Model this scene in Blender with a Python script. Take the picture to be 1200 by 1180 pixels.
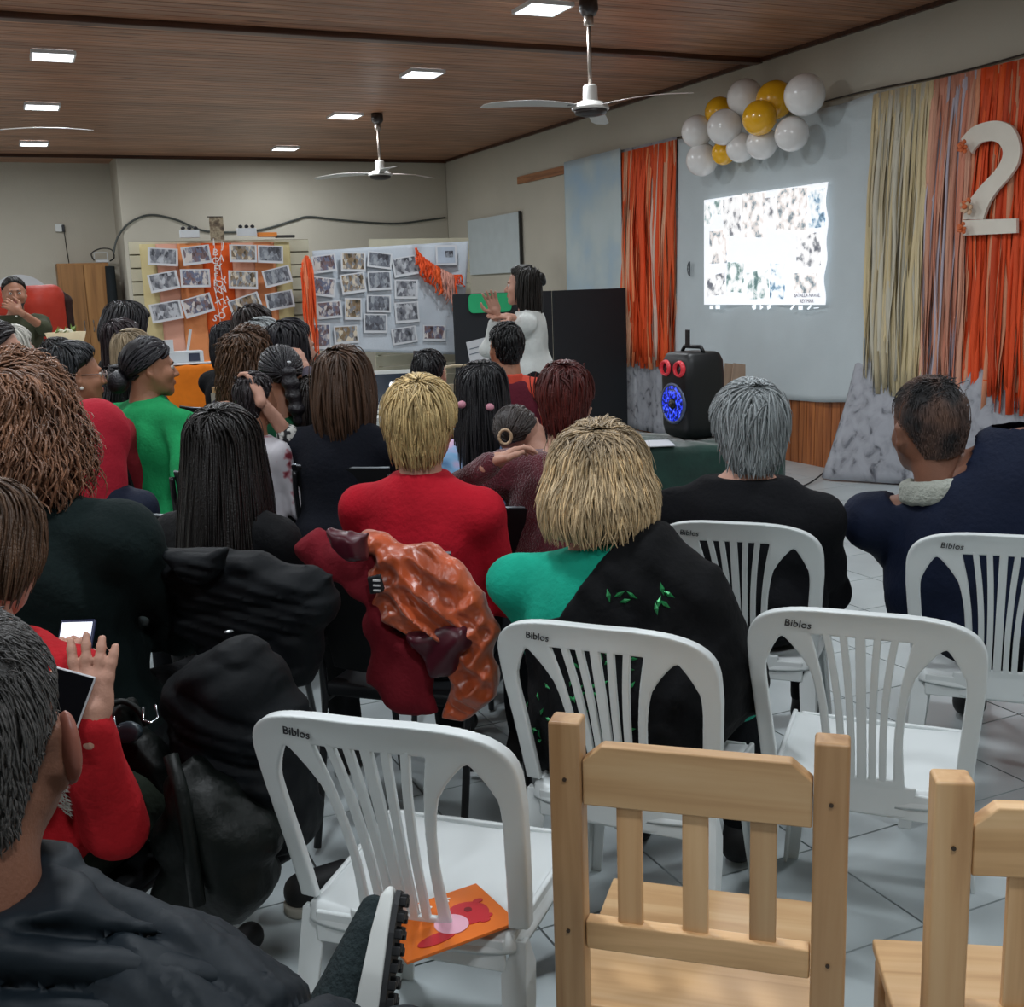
import bpy, math, random
import numpy as np
from mathutils import Matrix, Vector
D = bpy.data
for o in list(D.objects): D.objects.remove(o)
scn = bpy.context.scene
COL = scn.collection
PI = math.pi
random.seed(7)
# ------------------------------------------------------------------ camera
FPX = 1300.0; YAW, PIT, ROLL = math.radians(24.09), math.radians(11.07), math.radians(-1.97); CAMH = 1.52
def v(*a): return np.array(a, float)
CF = v(math.sin(YAW)*math.cos(PIT), math.cos(YAW)*math.cos(PIT), -math.sin(PIT))
_r = v(math.cos(YAW), -math.sin(YAW), 0); _u = np.cross(_r, CF)
CR = _r*math.cos(ROLL)+_u*math.sin(ROLL); CU = -_r*math.sin(ROLL)+_u*math.cos(ROLL)
CP = v(0, 0, CAMH)
cam = D.cameras.new('camera'); cam.sensor_fit = 'HORIZONTAL'; cam.sensor_width = 36; cam.lens = 36*FPX/1200; cam.clip_start = .05
co = D.objects.new('camera', cam); COL.objects.link(co)
co.matrix_world = Matrix(((CR[0], CU[0], -CF[0], 0), (CR[1], CU[1], -CF[1], 0), (CR[2], CU[2], -CF[2], CAMH), (0, 0, 0, 1)))
scn.camera = co
# ------------------------------------------------------------------ world, exposure, room lights
scn.view_settings.view_transform = 'Standard'; scn.view_settings.look = 'None'
scn.view_settings.gamma = 1; scn.view_settings.use_curve_mapping = False
scn.view_settings.exposure = 0.0
w = D.worlds.new('world'); scn.world = w; w.use_nodes = True
w.node_tree.nodes['Background'].inputs[0].default_value = (.75, .85, 1, 1)
w.node_tree.nodes['Background'].inputs[1].default_value = 0.12
LIGHT_W = 26.0
LIGHT_COL = (.90, .955, 1.0)
LIGHTS = [(x, y) for x in (.55, 3.4, -2.4) for y in (0.0, 2.3, 4.6, 6.85, 9.13, 11.43, 14.05)]
HC = 3.27
for (x, y) in LIGHTS:
    L = D.lights.new('panel_lamp', 'AREA'); L.shape = 'RECTANGLE'; L.size = .26; L.size_y = .26; L.energy = LIGHT_W*(1.25 if y < 3 else 1); L.color = LIGHT_COL
    o = D.objects.new('panel_lamp', L); o.location = (x, y, HC-.05); COL.objects.link(o)
# the video projector's own light, thrown on the sheet
L = D.lights.new('projector_beam', 'SPOT'); L.energy = 60; L.spot_size = math.radians(28); L.color = (.85, .95, 1); L.shadow_soft_size = .02
o = D.objects.new('projector_beam', L); o.location = (2.6, 7.6, 2.4); COL.objects.link(o)
o.rotation_euler = (Vector((5.93, 7.9, 1.76))-Vector((2.6, 7.6, 2.4))).to_track_quat('-Z', 'Y').to_euler(); L.energy = 8

# ------------------------------------------------------------------ pixel helpers (real distances)
def ray(px, py): return CR*(px-600)/FPX - CU*(py-590)/FPX + CF
def atd(px, py, d): return CP + ray(px, py)*d
def atz(px, py, z): r = ray(px, py); return CP + r*(z-CAMH)/r[2]
def aty(px, py, y): r = ray(px, py); return CP + r*y/r[1]
def atx(px, py, x): r = ray(px, py); return CP + r*x/r[0]

# ------------------------------------------------------------------ materials
MATS = {}
def srgb(c):
    if isinstance(c, str):
        c = c.lstrip('#'); c = [int(c[i:i+2], 16)/255 for i in (0, 2, 4)]
    return tuple(x/12.92 if x <= .04045 else ((x+.055)/1.055)**2.4 for x in c)
def mat(name, col, rough=.6, var=.12, scale=6, bump=.0, bscale=60, metal=0, spec=.5, stretch=(1, 1, 1), emit=0, alpha=1, coat=0, attr=False, sheen=0, trans=0):
    if name in MATS: return MATS[name]
    m = D.materials.new(name); m.use_nodes = True; nt = m.node_tree; b = nt.nodes['Principled BSDF']
    c = srgb(col)
    b.inputs['Roughness'].default_value = rough; b.inputs['Metallic'].default_value = metal
    b.inputs['Specular IOR Level'].default_value = spec
    if coat: b.inputs['Coat Weight'].default_value = coat
    if sheen: b.inputs['Sheen Weight'].default_value = sheen; b.inputs['Sheen Roughness'].default_value = .5
    if trans: b.inputs['Transmission Weight'].default_value = trans
    N = nt.nodes.new; lk = nt.links.new
    tc = N('ShaderNodeTexCoord'); mp = N('ShaderNodeMapping'); lk(tc.outputs['Object'], mp.inputs[0]); mp.inputs['Scale'].default_value = stretch
    nz = N('ShaderNodeTexNoise'); nz.inputs['Scale'].default_value = scale; nz.inputs['Detail'].default_value = 4; lk(mp.outputs[0], nz.inputs[0])
    rp = N('ShaderNodeValToRGB'); lk(nz.outputs[0], rp.inputs[0])
    rp.color_ramp.elements[0].position = .3; rp.color_ramp.elements[1].position = .7
    rp.color_ramp.elements[0].color = (*[x*(1-var) for x in c], 1); rp.color_ramp.elements[1].color = (*[min(1, x*(1+var)) for x in c], 1)
    out = rp.outputs[0]
    if attr:
        at = N('ShaderNodeAttribute'); at.attribute_name = 'Col'; mx = N('ShaderNodeMix'); mx.data_type = 'RGBA'; mx.blend_type = 'MULTIPLY'; mx.inputs[0].default_value = 1
        lk(out, mx.inputs[6]); lk(at.outputs[0], mx.inputs[7]); out = mx.outputs[2]
    lk(out, b.inputs['Base Color'])
    if bump:
        n2 = N('ShaderNodeTexNoise'); n2.inputs['Scale'].default_value = bscale; n2.inputs['Detail'].default_value = 3; lk(mp.outputs[0], n2.inputs[0])
        bp = N('ShaderNodeBump'); bp.inputs['Strength'].default_value = bump; bp.inputs['Distance'].default_value = .01; lk(n2.outputs[0], bp.inputs['Height']); lk(bp.outputs[0], b.inputs['Normal'])
    if emit:
        lk(out, b.inputs['Emission Color']); b.inputs['Emission Strength'].default_value = emit
    MATS[name] = m; return m
def cloth(name, col, rough=.85, var=.1, bump=.25, bscale=90, **k): k.setdefault('spec', .2); return mat('cloth_'+name, col, rough, var, 9, bump, bscale, **k)
def ramp_mat(name, stops, scale=4, kind='noise', rough=.8, stretch=(1, 1, 1), detail=5, dist=0, emit=0, bump=0):
    if name in MATS: return MATS[name]
    m = D.materials.new(name); m.use_nodes = True; nt = m.node_tree; b = nt.nodes['Principled BSDF']; N = nt.nodes.new; lk = nt.links.new
    tc = N('ShaderNodeTexCoord'); mp = N('ShaderNodeMapping'); lk(tc.outputs['Object'], mp.inputs[0]); mp.inputs['Scale'].default_value = stretch
    if kind == 'noise':
        nz = N('ShaderNodeTexNoise'); nz.inputs['Scale'].default_value = scale; nz.inputs['Detail'].default_value = detail; nz.inputs['Distortion'].default_value = dist
    else:
        nz = N('ShaderNodeTexVoronoi'); nz.inputs['Scale'].default_value = scale
    oi = N('ShaderNodeObjectInfo'); ad = N('ShaderNodeVectorMath'); ad.operation = 'MULTIPLY_ADD'; lk(oi.outputs['Random'], ad.inputs[0]); ad.inputs[1].default_value = (37, 23, 51); lk(mp.outputs[0], ad.inputs[2]); lk(ad.outputs[0], nz.inputs[0])
    rp = N('ShaderNodeValToRGB'); lk(nz.outputs[0], rp.inputs[0]); el = rp.color_ramp.elements
    while len(el) < len(stops): el.new(.5)
    for e, (p, c) in zip(el, stops): e.position = p; e.color = (*srgb(c), 1)
    lk(rp.outputs[0], b.inputs['Base Color']); b.inputs['Roughness'].default_value = rough
    if emit: lk(rp.outputs[0], b.inputs['Emission Color']); b.inputs['Emission Strength'].default_value = emit
    if bump:
        bp = N('ShaderNodeBump'); bp.inputs['Strength'].default_value = bump; bp.inputs['Distance'].default_value = .01; lk(nz.outputs[0], bp.inputs['Height']); lk(bp.outputs[0], b.inputs['Normal'])
    MATS[name] = m; return m
def wood_mat(name, c1, c2, c3, axis=0, scale=3.0, rough=.5, knots=True):
    """long grain along an axis of the object"""
    if name in MATS: return MATS[name]
    m = D.materials.new(name); m.use_nodes = True; nt = m.node_tree; b = nt.nodes['Principled BSDF']; N = nt.nodes.new; lk = nt.links.new
    tc = N('ShaderNodeTexCoord'); oi = N('ShaderNodeObjectInfo'); ad = N('ShaderNodeVectorMath'); ad.operation = 'ADD'
    sc = N('ShaderNodeVectorMath'); sc.operation = 'SCALE'; sc.inputs['Scale'].default_value = 40; cb = N('ShaderNodeCombineXYZ')
    for i in range(3): lk(oi.outputs['Random'], cb.inputs[i])
    lk(cb.outputs[0], sc.inputs[0]); lk(tc.outputs['Object'], ad.inputs[0]); lk(sc.outputs[0], ad.inputs[1])
    mp = N('ShaderNodeMapping'); lk(ad.outputs[0], mp.inputs[0]); s = [14.0]*3; s[axis] = 0.8; mp.inputs['Scale'].default_value = s
    nz = N('ShaderNodeTexNoise'); nz.inputs['Scale'].default_value = scale; nz.inputs['Detail'].default_value = 6; nz.inputs['Distortion'].default_value = .6; lk(mp.outputs[0], nz.inputs[0])
    rp = N('ShaderNodeValToRGB'); lk(nz.outputs[0], rp.inputs[0]); el = rp.color_ramp.elements; el.new(.5)
    for e, p, c in zip(el, (.3, .5, .72), (c1, c2, c3)): e.position = p; e.color = (*srgb(c), 1)
    out = rp.outputs[0]
    if knots:
        mk = N('ShaderNodeMapping'); lk(ad.outputs[0], mk.inputs[0]); s = [5.0]*3; s[axis] = 1.4; mk.inputs['Scale'].default_value = s
        vo = N('ShaderNodeTexVoronoi'); vo.inputs['Scale'].default_value = 1.0; lk(mk.outputs[0], vo.inputs[0])
        r2 = N('ShaderNodeValToRGB'); lk(vo.outputs[0], r2.inputs[0]); r2.color_ramp.elements[0].position = .05; r2.color_ramp.elements[1].position = .13
        r2.color_ramp.elements[0].color = (.25, .2, .18, 1); r2.color_ramp.elements[1].color = (1, 1, 1, 1)
        mx = N('ShaderNodeMix'); mx.data_type = 'RGBA'; mx.blend_type = 'MULTIPLY'; mx.inputs[0].default_value = 1; lk(out, mx.inputs[6]); lk(r2.outputs[0], mx.inputs[7]); out = mx.outputs[2]
    mv = N('ShaderNodeMix'); mv.data_type = 'RGBA'; mv.blend_type = 'MULTIPLY'; mv.inputs[0].default_value = 1
    mr = N('ShaderNodeMapRange'); lk(oi.outputs['Random'], mr.inputs[0]); mr.inputs[3].default_value = .78; mr.inputs[4].default_value = 1.15
    lk(out, mv.inputs[6]); lk(mr.outputs[0], mv.inputs[7]); lk(mv.outputs[2], b.inputs['Base Color']); b.inputs['Roughness'].default_value = rough
    MATS[name] = m; return m

# ------------------------------------------------------------------ object helpers
def mesh_np(name, V, Fq, m=None, smooth=True, col=None):
    me = D.meshes.new(name); V = np.asarray(V, np.float32)
    if isinstance(Fq, np.ndarray) and Fq.ndim == 2:
        n, k = Fq.shape; me.vertices.add(len(V)); me.vertices.foreach_set('co', V.ravel())
        me.loops.add(n*k); me.loops.foreach_set('vertex_index', Fq.astype(np.int32).ravel())
        me.polygons.add(n); me.polygons.foreach_set('loop_start', np.arange(0, n*k, k, dtype=np.int32)); me.polygons.foreach_set('loop_total', np.full(n, k, np.int32))
        me.update(calc_edges=True)
    else:
        me.from_pydata([tuple(map(float, q)) for q in V], [], [tuple(int(i) for i in f) for f in Fq])
    if smooth: me.polygons.foreach_set('use_smooth', np.ones(len(me.polygons), bool))
    if col is not None:
        a = me.color_attributes.new('Col', 'FLOAT_COLOR', 'POINT'); cc = np.ones((len(V), 4), np.float32); cc[:, :3] = col; a.data.foreach_set('color', cc.ravel())
    if m: me.materials.append(m)
    return me
def link(name, me, parent=None, loc=None, rz=None):
    o = D.objects.new(name, me); COL.objects.link(o)
    if parent is not None: o.parent = parent
    if loc is not None: o.location = tuple(float(a) for a in loc)
    if rz is not None: o.rotation_euler = (0, 0, rz)
    return o
def tag(o, label=None, cat=None, group=None, kind=None):
    if label: o['label'] = label
    if cat: o['category'] = cat
    if group: o['group'] = group
    if kind: o['kind'] = kind
    return o
def thing(name, label, cat, loc=(0, 0, 0), rz=0, group=None):
    return tag(link(name, None, None, loc, rz), label, cat, group)
class MB:
    """collects simple solids in one mesh"""
    def __init__(s): s.V = []; s.F = []
    def add(s, V, F):
        n = len(s.V); s.V += [tuple(map(float, a)) for a in V]; s.F += [tuple(i+n for i in f) for f in F]; return s
    def box(s, c, size, R=None):
        hx, hy, hz = [a/2 for a in size]; P = np.array([(x, y, z) for x in (-hx, hx) for y in (-hy, hy) for z in (-hz, hz)])
        if R is not None: P = P @ np.asarray(R).T
        P = P+np.array(c); return s.add(P, [(0, 1, 3, 2), (4, 6, 7, 5), (0, 4, 5, 1), (2, 3, 7, 6), (0, 2, 6, 4), (1, 5, 7, 3)])
    def bar(s, a, b, wx, wy, up=(0, 0, 1)):
        a = np.array(a, float); b = np.array(b, float); d = b-a; L = np.linalg.norm(d); d /= L; x = np.cross(d, up)
        if np.linalg.norm(x) < 1e-3: x = np.cross(d, (1, 0, 0))
        x /= np.linalg.norm(x); y = np.cross(x, d)
        return s.box((a+b)/2, (wx, L, wy), np.array([x, d, y]).T)
    def tube(s, pts, r, n=8, cap=True):
        pts = [np.array(p, float) for p in pts]; r = r if hasattr(r, '__len__') else [r]*len(pts); V = []; F = []
        up = v(0, 0, 1)
        for i, p in enumerate(pts):
            d = pts[min(i+1, len(pts)-1)]-pts[max(i-1, 0)]; d = d/np.linalg.norm(d)
            x = np.cross(d, up)
            if np.linalg.norm(x) < .1: x = np.cross(d, v(1, 0, 0)) if i == 0 or True else x
            x /= np.linalg.norm(x); y = np.cross(x, d)
            for k in range(n): a = 2*PI*k/n; V.append(p+r[i]*(math.cos(a)*x+math.sin(a)*y))
        for i in range(len(pts)-1):
            for k in range(n): F.append((i*n+k, i*n+(k+1) % n, (i+1)*n+(k+1) % n, (i+1)*n+k))
        if cap: F.append(tuple(range(n-1, -1, -1))); F.append(tuple((len(pts)-1)*n+k for k in range(n)))
        return s.add(V, F)
    def lathe(s, prof, c=(0, 0, 0), n=24, R=None):
        V = []; F = []
        for (r, z) in prof:
            for k in range(n): a = 2*PI*k/n; V.append((r*math.cos(a), r*math.sin(a), z))
        for i in range(len(prof)-1):
            for k in range(n): F.append((i*n+k, i*n+(k+1) % n, (i+1)*n+(k+1) % n, (i+1)*n+k))
        F.append(tuple(range(n-1, -1, -1))) if prof[0][0] == 0 or prof[0] != prof[-1] else None; F.append(tuple((len(prof)-1)*n+k for k in range(n))) if prof[0] != prof[-1] else None
        F = [f for f in F if f]; V = np.array(V)
        if R is not None: V = V @ np.asarray(R).T
        return s.add(V+np.array(c), F)
    def prism(s, poly, y0, y1, M=None):
        """2-D outline (x,z) given depth y0..y1"""
        n = len(poly); V = [(x, y0, z) for x, z in poly]+[(x, y1, z) for x, z in poly]; F = [tuple(range(n)), tuple(range(2*n-1, n-1, -1))]+[(i, i+n, (i+1) % n+n, (i+1) % n) for i in range(n)]
        V = np.array(V)
        if M is not None: V = V @ np.asarray(M).T
        return s.add(V, F)
    def strip(s, rows):
        """rows: list of rings (4+ points each)"""
        n = len(rows[0]); V = [p for r in rows for p in r]; F = []
        for i in range(len(rows)-1):
            for k in range(n): F.append((i*n+k, i*n+(k+1) % n, (i+1)*n+(k+1) % n, (i+1)*n+k))
        F.append(tuple(range(n-1, -1, -1))); F.append(tuple((len(rows)-1)*n+k for k in range(n))); return s.add(V, F)
    def mesh(s, name, m, smooth=False):
        me = mesh_np(name, s.V, s.F, m, smooth); return me
    def build(s, name, m, parent=None, loc=None, bevel=0, smooth=False, seg=2):
        me = s.mesh(name, m, smooth)
        import bmesh
        bm = bmesh.new(); bm.from_mesh(me); bmesh.ops.recalc_face_normals(bm, faces=bm.faces)
        bm.to_mesh(me); bm.free()
        o = link(name, me, parent, loc)
        if bevel:
            b = o.modifiers.new('bevel', 'BEVEL'); b.width = bevel; b.segments = seg; b.limit_method = 'ANGLE'; b.angle_limit = .6; b.harden_normals = False
            if True: me.polygons.foreach_set('use_smooth', np.ones(len(me.polygons), bool)); wn = o.modifiers.new('wn', 'WEIGHTED_NORMAL')
        return o
def copy_tree(o, parent=None):
    c = o.copy(); COL.objects.link(c)
    if parent is not None: c.parent = parent
    for ch in list(o.children): copy_tree(ch, c)
    return c
def rotz(a): c, s = math.cos(a), math.sin(a); return np.array([[c, -s, 0], [s, c, 0], [0, 0, 1.]])

# ------------------------------------------------------------------ signed distance solids -> one continuous surface
def smin(a, b, k):
    if k <= 0: return np.minimum(a, b)
    h = np.clip(.5+.5*(b-a)/k, 0, 1); return b*(1-h)+a*h-k*h*(1-h)
def rcone(P, a, b, ra, rb, quilt=None):
    a = np.asarray(a, np.float32); b = np.asarray(b, np.float32); ba = b-a; L2 = float(ba@ba)+1e-9
    t = np.clip(((P-a)@ba)/L2, 0, 1); d = np.sqrt((((P-a)-t[..., None]*ba)**2).sum(-1))-(ra+(rb-ra)*t)
    if quilt: d = d-quilt[1]*(np.abs(np.sin(PI*(t*math.sqrt(L2)/quilt[0]+quilt[2])))**.6)
    return d
def ell(P, c, r, R=None):
    q = P-np.asarray(c, np.float32)
    if R is not None: q = q@np.asarray(R, np.float32)          # columns of R: local axes in world
    r = np.asarray(r, np.float32); k0 = np.sqrt(((q/r)**2).sum(-1)); k1 = np.sqrt(((q/(r*r))**2).sum(-1))+1e-9
    return k0*(k0-1)/k1
def surface_nets(f, org, h):
    s = f < 0; nx, ny, nz = f.shape
    c = s[:-1, :-1, :-1].astype(np.int8)
    for dx in (0, 1):
        for dy in (0, 1):
            for dz in (0, 1):
                if dx+dy+dz: c = c+s[dx:nx-1+dx, dy:ny-1+dy, dz:nz-1+dz]
    act = (c > 0) & (c < 8); idx = np.argwhere(act)
    if len(idx) == 0: return np.zeros((0, 3)), np.zeros((0, 4), int)
    idn = -np.ones(act.shape, np.int64); idn[act] = np.arange(len(idx))
    acc = np.zeros((len(idx), 3)); cnt = np.zeros(len(idx)); cor = [(x, y, z) for x in (0, 1) for y in (0, 1) for z in (0, 1)]
    val = {k: f[idx[:, 0]+k[0], idx[:, 1]+k[1], idx[:, 2]+k[2]] for k in cor}
    for a in cor:
        for ax in range(3):
            if a[ax]: continue
            b = list(a); b[ax] = 1; b = tuple(b); fa, fb = val[a], val[b]; m = (fa < 0) != (fb < 0); t = np.where(m, fa/(fa-fb+1e-12), 0)
            p = np.tile(np.array(a, float), (len(idx), 1)); p[:, ax] += t; acc += p*m[:, None]; cnt += m
    V = (idx+acc/cnt[:, None])*h+np.asarray(org); Q = []
    for ax in range(3):
        sl0 = [slice(None)]*3; sl1 = [slice(None)]*3; sl0[ax] = slice(0, -1); sl1[ax] = slice(1, None); e = s[tuple(sl0)] != s[tuple(sl1)]
        I = np.argwhere(e); b1, b2 = (ax+1) % 3, (ax+2) % 3; ok = (I[:, b1] > 0) & (I[:, b2] > 0) & (I[:, b1] < f.shape[b1]-1) & (I[:, b2] < f.shape[b2]-1); I = I[ok]
        def cell(o1, o2): J = I.copy(); J[:, b1] -= o1; J[:, b2] -= o2; return idn[J[:, 0], J[:, 1], J[:, 2]]
        q = np.stack([cell(1, 1), cell(0, 1), cell(0, 0), cell(1, 0)], 1); flip = ~s[tuple(sl0)][I[:, 0], I[:, 1], I[:, 2]]; q[flip] = q[flip][:, ::-1]; Q.append(q)
    Q = np.concatenate(Q); return V, Q[(Q >= 0).all(1)]
def solid(prims, h, k=.03, pad=.05, post=None, bbox=None):
    """prims: ('c',a,b,ra,rb[,quilt]) | ('e',c,r[,R]) | ('-c'...)/('-e'...) subtract ; returns V,Q"""
    lo = []; hi = []
    for p in prims:
        if p[0][0] == '-': continue
        if p[0] == 'c': m = max(p[3], p[4]); lo.append(np.minimum(p[1], p[2])-m); hi.append(np.maximum(p[1], p[2])+m)
        else: m = max(p[2]); lo.append(np.asarray(p[1])-m); hi.append(np.asarray(p[1])+m)
    lo = np.min(lo, 0)-pad; hi = np.max(hi, 0)+pad
    if bbox is not None: lo = np.maximum(lo, bbox[0]); hi = np.minimum(hi, bbox[1])
    n = np.ceil((hi-lo)/h).astype(int)+1; ax = [np.arange(n[i], dtype=np.float32)*h+np.float32(lo[i]) for i in range(3)]
    f = np.full(n, 9.0, np.float32)
    for p in prims:
        neg = p[0][0] == '-'; t = p[0][-1]; kk = k
        if t == 'c': m = max(p[3], p[4]); l = np.minimum(p[1], p[2])-m; u = np.maximum(p[1], p[2])+m
        else: m = max(p[2]); l = np.asarray(p[1])-m; u = np.asarray(p[1])+m
        e = kk+.02+h*2; i0 = np.clip(np.floor((l-e-lo)/h).astype(int), 0, n); i1 = np.clip(np.ceil((u+e-lo)/h).astype(int)+1, 0, n)
        if (i1 <= i0).any(): continue
        sl = tuple(slice(i0[i], i1[i]) for i in range(3)); P = np.stack(np.meshgrid(*[ax[i][sl[i]] for i in range(3)], indexing='ij'), -1)
        d = rcone(P, *p[1:]) if t == 'c' else ell(P, *p[1:])
        if neg: f[sl] = -smin(-f[sl], d, min(kk, .012))
        else: f[sl] = smin(f[sl], d, kk)
    if post is not None: P = np.stack(np.meshgrid(*ax, indexing='ij'), -1); f = post(f, P)
    return surface_nets(f, lo, h)
def folds(P, amp, sc=1.0, seed=0):
    x, y, z = P[..., 0]*sc, P[..., 1]*sc, P[..., 2]*sc; s = seed*1.7
    a = np.sin(17*x+3*np.sin(11*z+s)+s)+np.sin(19*y+3*np.sin(13*x+s)+9*z); b = np.sin(31*z+5*np.sin(9*x+7*y+s)+s*2)
    return amp*(.45*a+.6*b*np.abs(b))

# ------------------------------------------------------------------ people
class Frame:
    def __init__(s, o, yaw, pitch=0, roll=0):
        """yaw clockwise from +Y (deg), pitch positive = looks up, roll positive = leans to its right"""
        y, p, r = map(math.radians, (yaw, pitch, roll)); F = v(math.sin(y)*math.cos(p), math.cos(y)*math.cos(p), math.sin(p)); R = v(math.cos(y), -math.sin(y), 0); U = np.cross(R, F)
        R2 = R*math.cos(r)-U*math.sin(r); U2 = R*math.sin(r)+U*math.cos(r); s.M = np.array([R2, F, U2]).T; s.o = np.asarray(o, float)
    def w(s, p): return np.asarray(p, float)@s.M.T+s.o
SKIN = {'light': '#b98a76', 'tan': '#9c6b52', 'dark': '#7d5340'}
def head_prims(fr, s, neckto=None, big=1.0):
    W = lambda *p: fr.w(np.array(p)*s); M = fr.M; P = []
    P.append(('e', W(0, -.012, .035), np.array([.076, .094, .088])*s, M))
    P.append(('e', W(0, .03, -.02), np.array([.063, .062, .084])*s, M))
    P.append(('c', W(0, .03, -.055), W(0, .068, -.092), .047*s, .024*s))
    for q in (-1, 1):
        P.append(('c', W(.05*q, .0, -.03), W(.03*q, .05, -.075), .028*s, .02*s)); P.append(('e', W(.04*q, .062, -.022), np.array([.022]*3)*s, M))
    if neckto is not None: P.append(('c', W(0, -.022, -.05), neckto, .056*s, .062*s))
    return P
def head_detail(fr, s):
    W = lambda *p: fr.w(np.array(p)*s); M = fr.M; P = []
    P.append(('c', W(-.03, .082, .026), W(.03, .082, .026), .012*s, .012*s))
    P.append(('c', W(0, .088, .014), W(0, .108, -.026), .007*s, .011*s))
    for q in (-1, 1):
        P.append(('e', W(.012*q, .096, -.03), np.array([.008]*3)*s, M))
        P.append(('c', W(.077*q, -.012, .022), W(.077*q, -.014, -.012), .012*s, .014*s)); P.append(('c', W(.081*q, -.02, .02), W(.078*q, -.008, -.03), .009*s, .008*s))
    P.append(('c', W(-.018, .088, -.052), W(.018, .088, -.052), .007*s, .007*s)); P.append(('c', W(-.015, .087, -.063), W(.015, .087, -.063), .008*s, .008*s))
    for q in (-1, 1):
        P.append(('-e', W(.031*q, .096, .006), np.array([.016, .013, .010])*s, M)); P.append(('-e', W(.088*q, -.008, .004), np.array([.006, .010, .016])*s, M))
    P.append(('-c', W(-.016, .099, -.0575), W(.016, .099, -.0575), .0022*s, .0022*s))
    return P
def hand_prims(wrist, dirv, up, side, s=1.0, curl=.5, spread=.0, thumb=1):
    """wrist point, pointing direction, back-of-hand normal, side = +1 right hand"""
    d = np.asarray(dirv, float); d /= np.linalg.norm(d); u = np.asarray(up, float); u = u-d*(u@d); u /= np.linalg.norm(u); x = np.cross(d, u)*side   # x points to the little finger side
    M = np.array([x, d, u]).T; W = np.asarray(wrist, float); P = []
    P.append(('e', W+d*.045*s, np.array([.038, .05, .015])*s, M)); P.append(('c', W-d*.02*s, W+d*.03*s, .024*s, .026*s))
    for i, (o, L) in enumerate(((-.028, .068), (-.009, .076), (.010, .07), (.028, .055))):
        b = W+d*.085*s+x*o*s; dd = d+x*(i-1.5)*spread; dd /= np.linalg.norm(dd); c1, c2, c3 = curl*.6, curl*1.5, curl*2.2
        a = W+d*.05*s+x*o*.8*s
        e1 = lambda c: dd*math.cos(c)-u*math.sin(c)
        p1 = b+e1(c1)*L*.45*s; p2 = p1+e1(c2)*L*.3*s; p3 = p2+e1(c3)*L*.25*s
        P += [('c', a, b, .010*s, .0095*s), ('c', b, p1, .0092*s, .0085*s), ('c', p1, p2, .0085*s, .0078*s), ('c', p2, p3, .0078*s, .007*s)]
    t0 = W+d*.02*s-x*.025*s; t1 = t0+(d*.6-x*.75*thumb-u*.25)*.045*s; t2 = t1+(d*.9-x*.3*thumb-u*.3*curl)*.03*s; t3 = t2+(d-u*.4*curl)*.022*s
    P += [('c', t0, t1, .015*s, .011*s), ('c', t1, t2, .011*s, .0095*s), ('c', t2, t3, .0095*s, .0078*s)]
    return P
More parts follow.
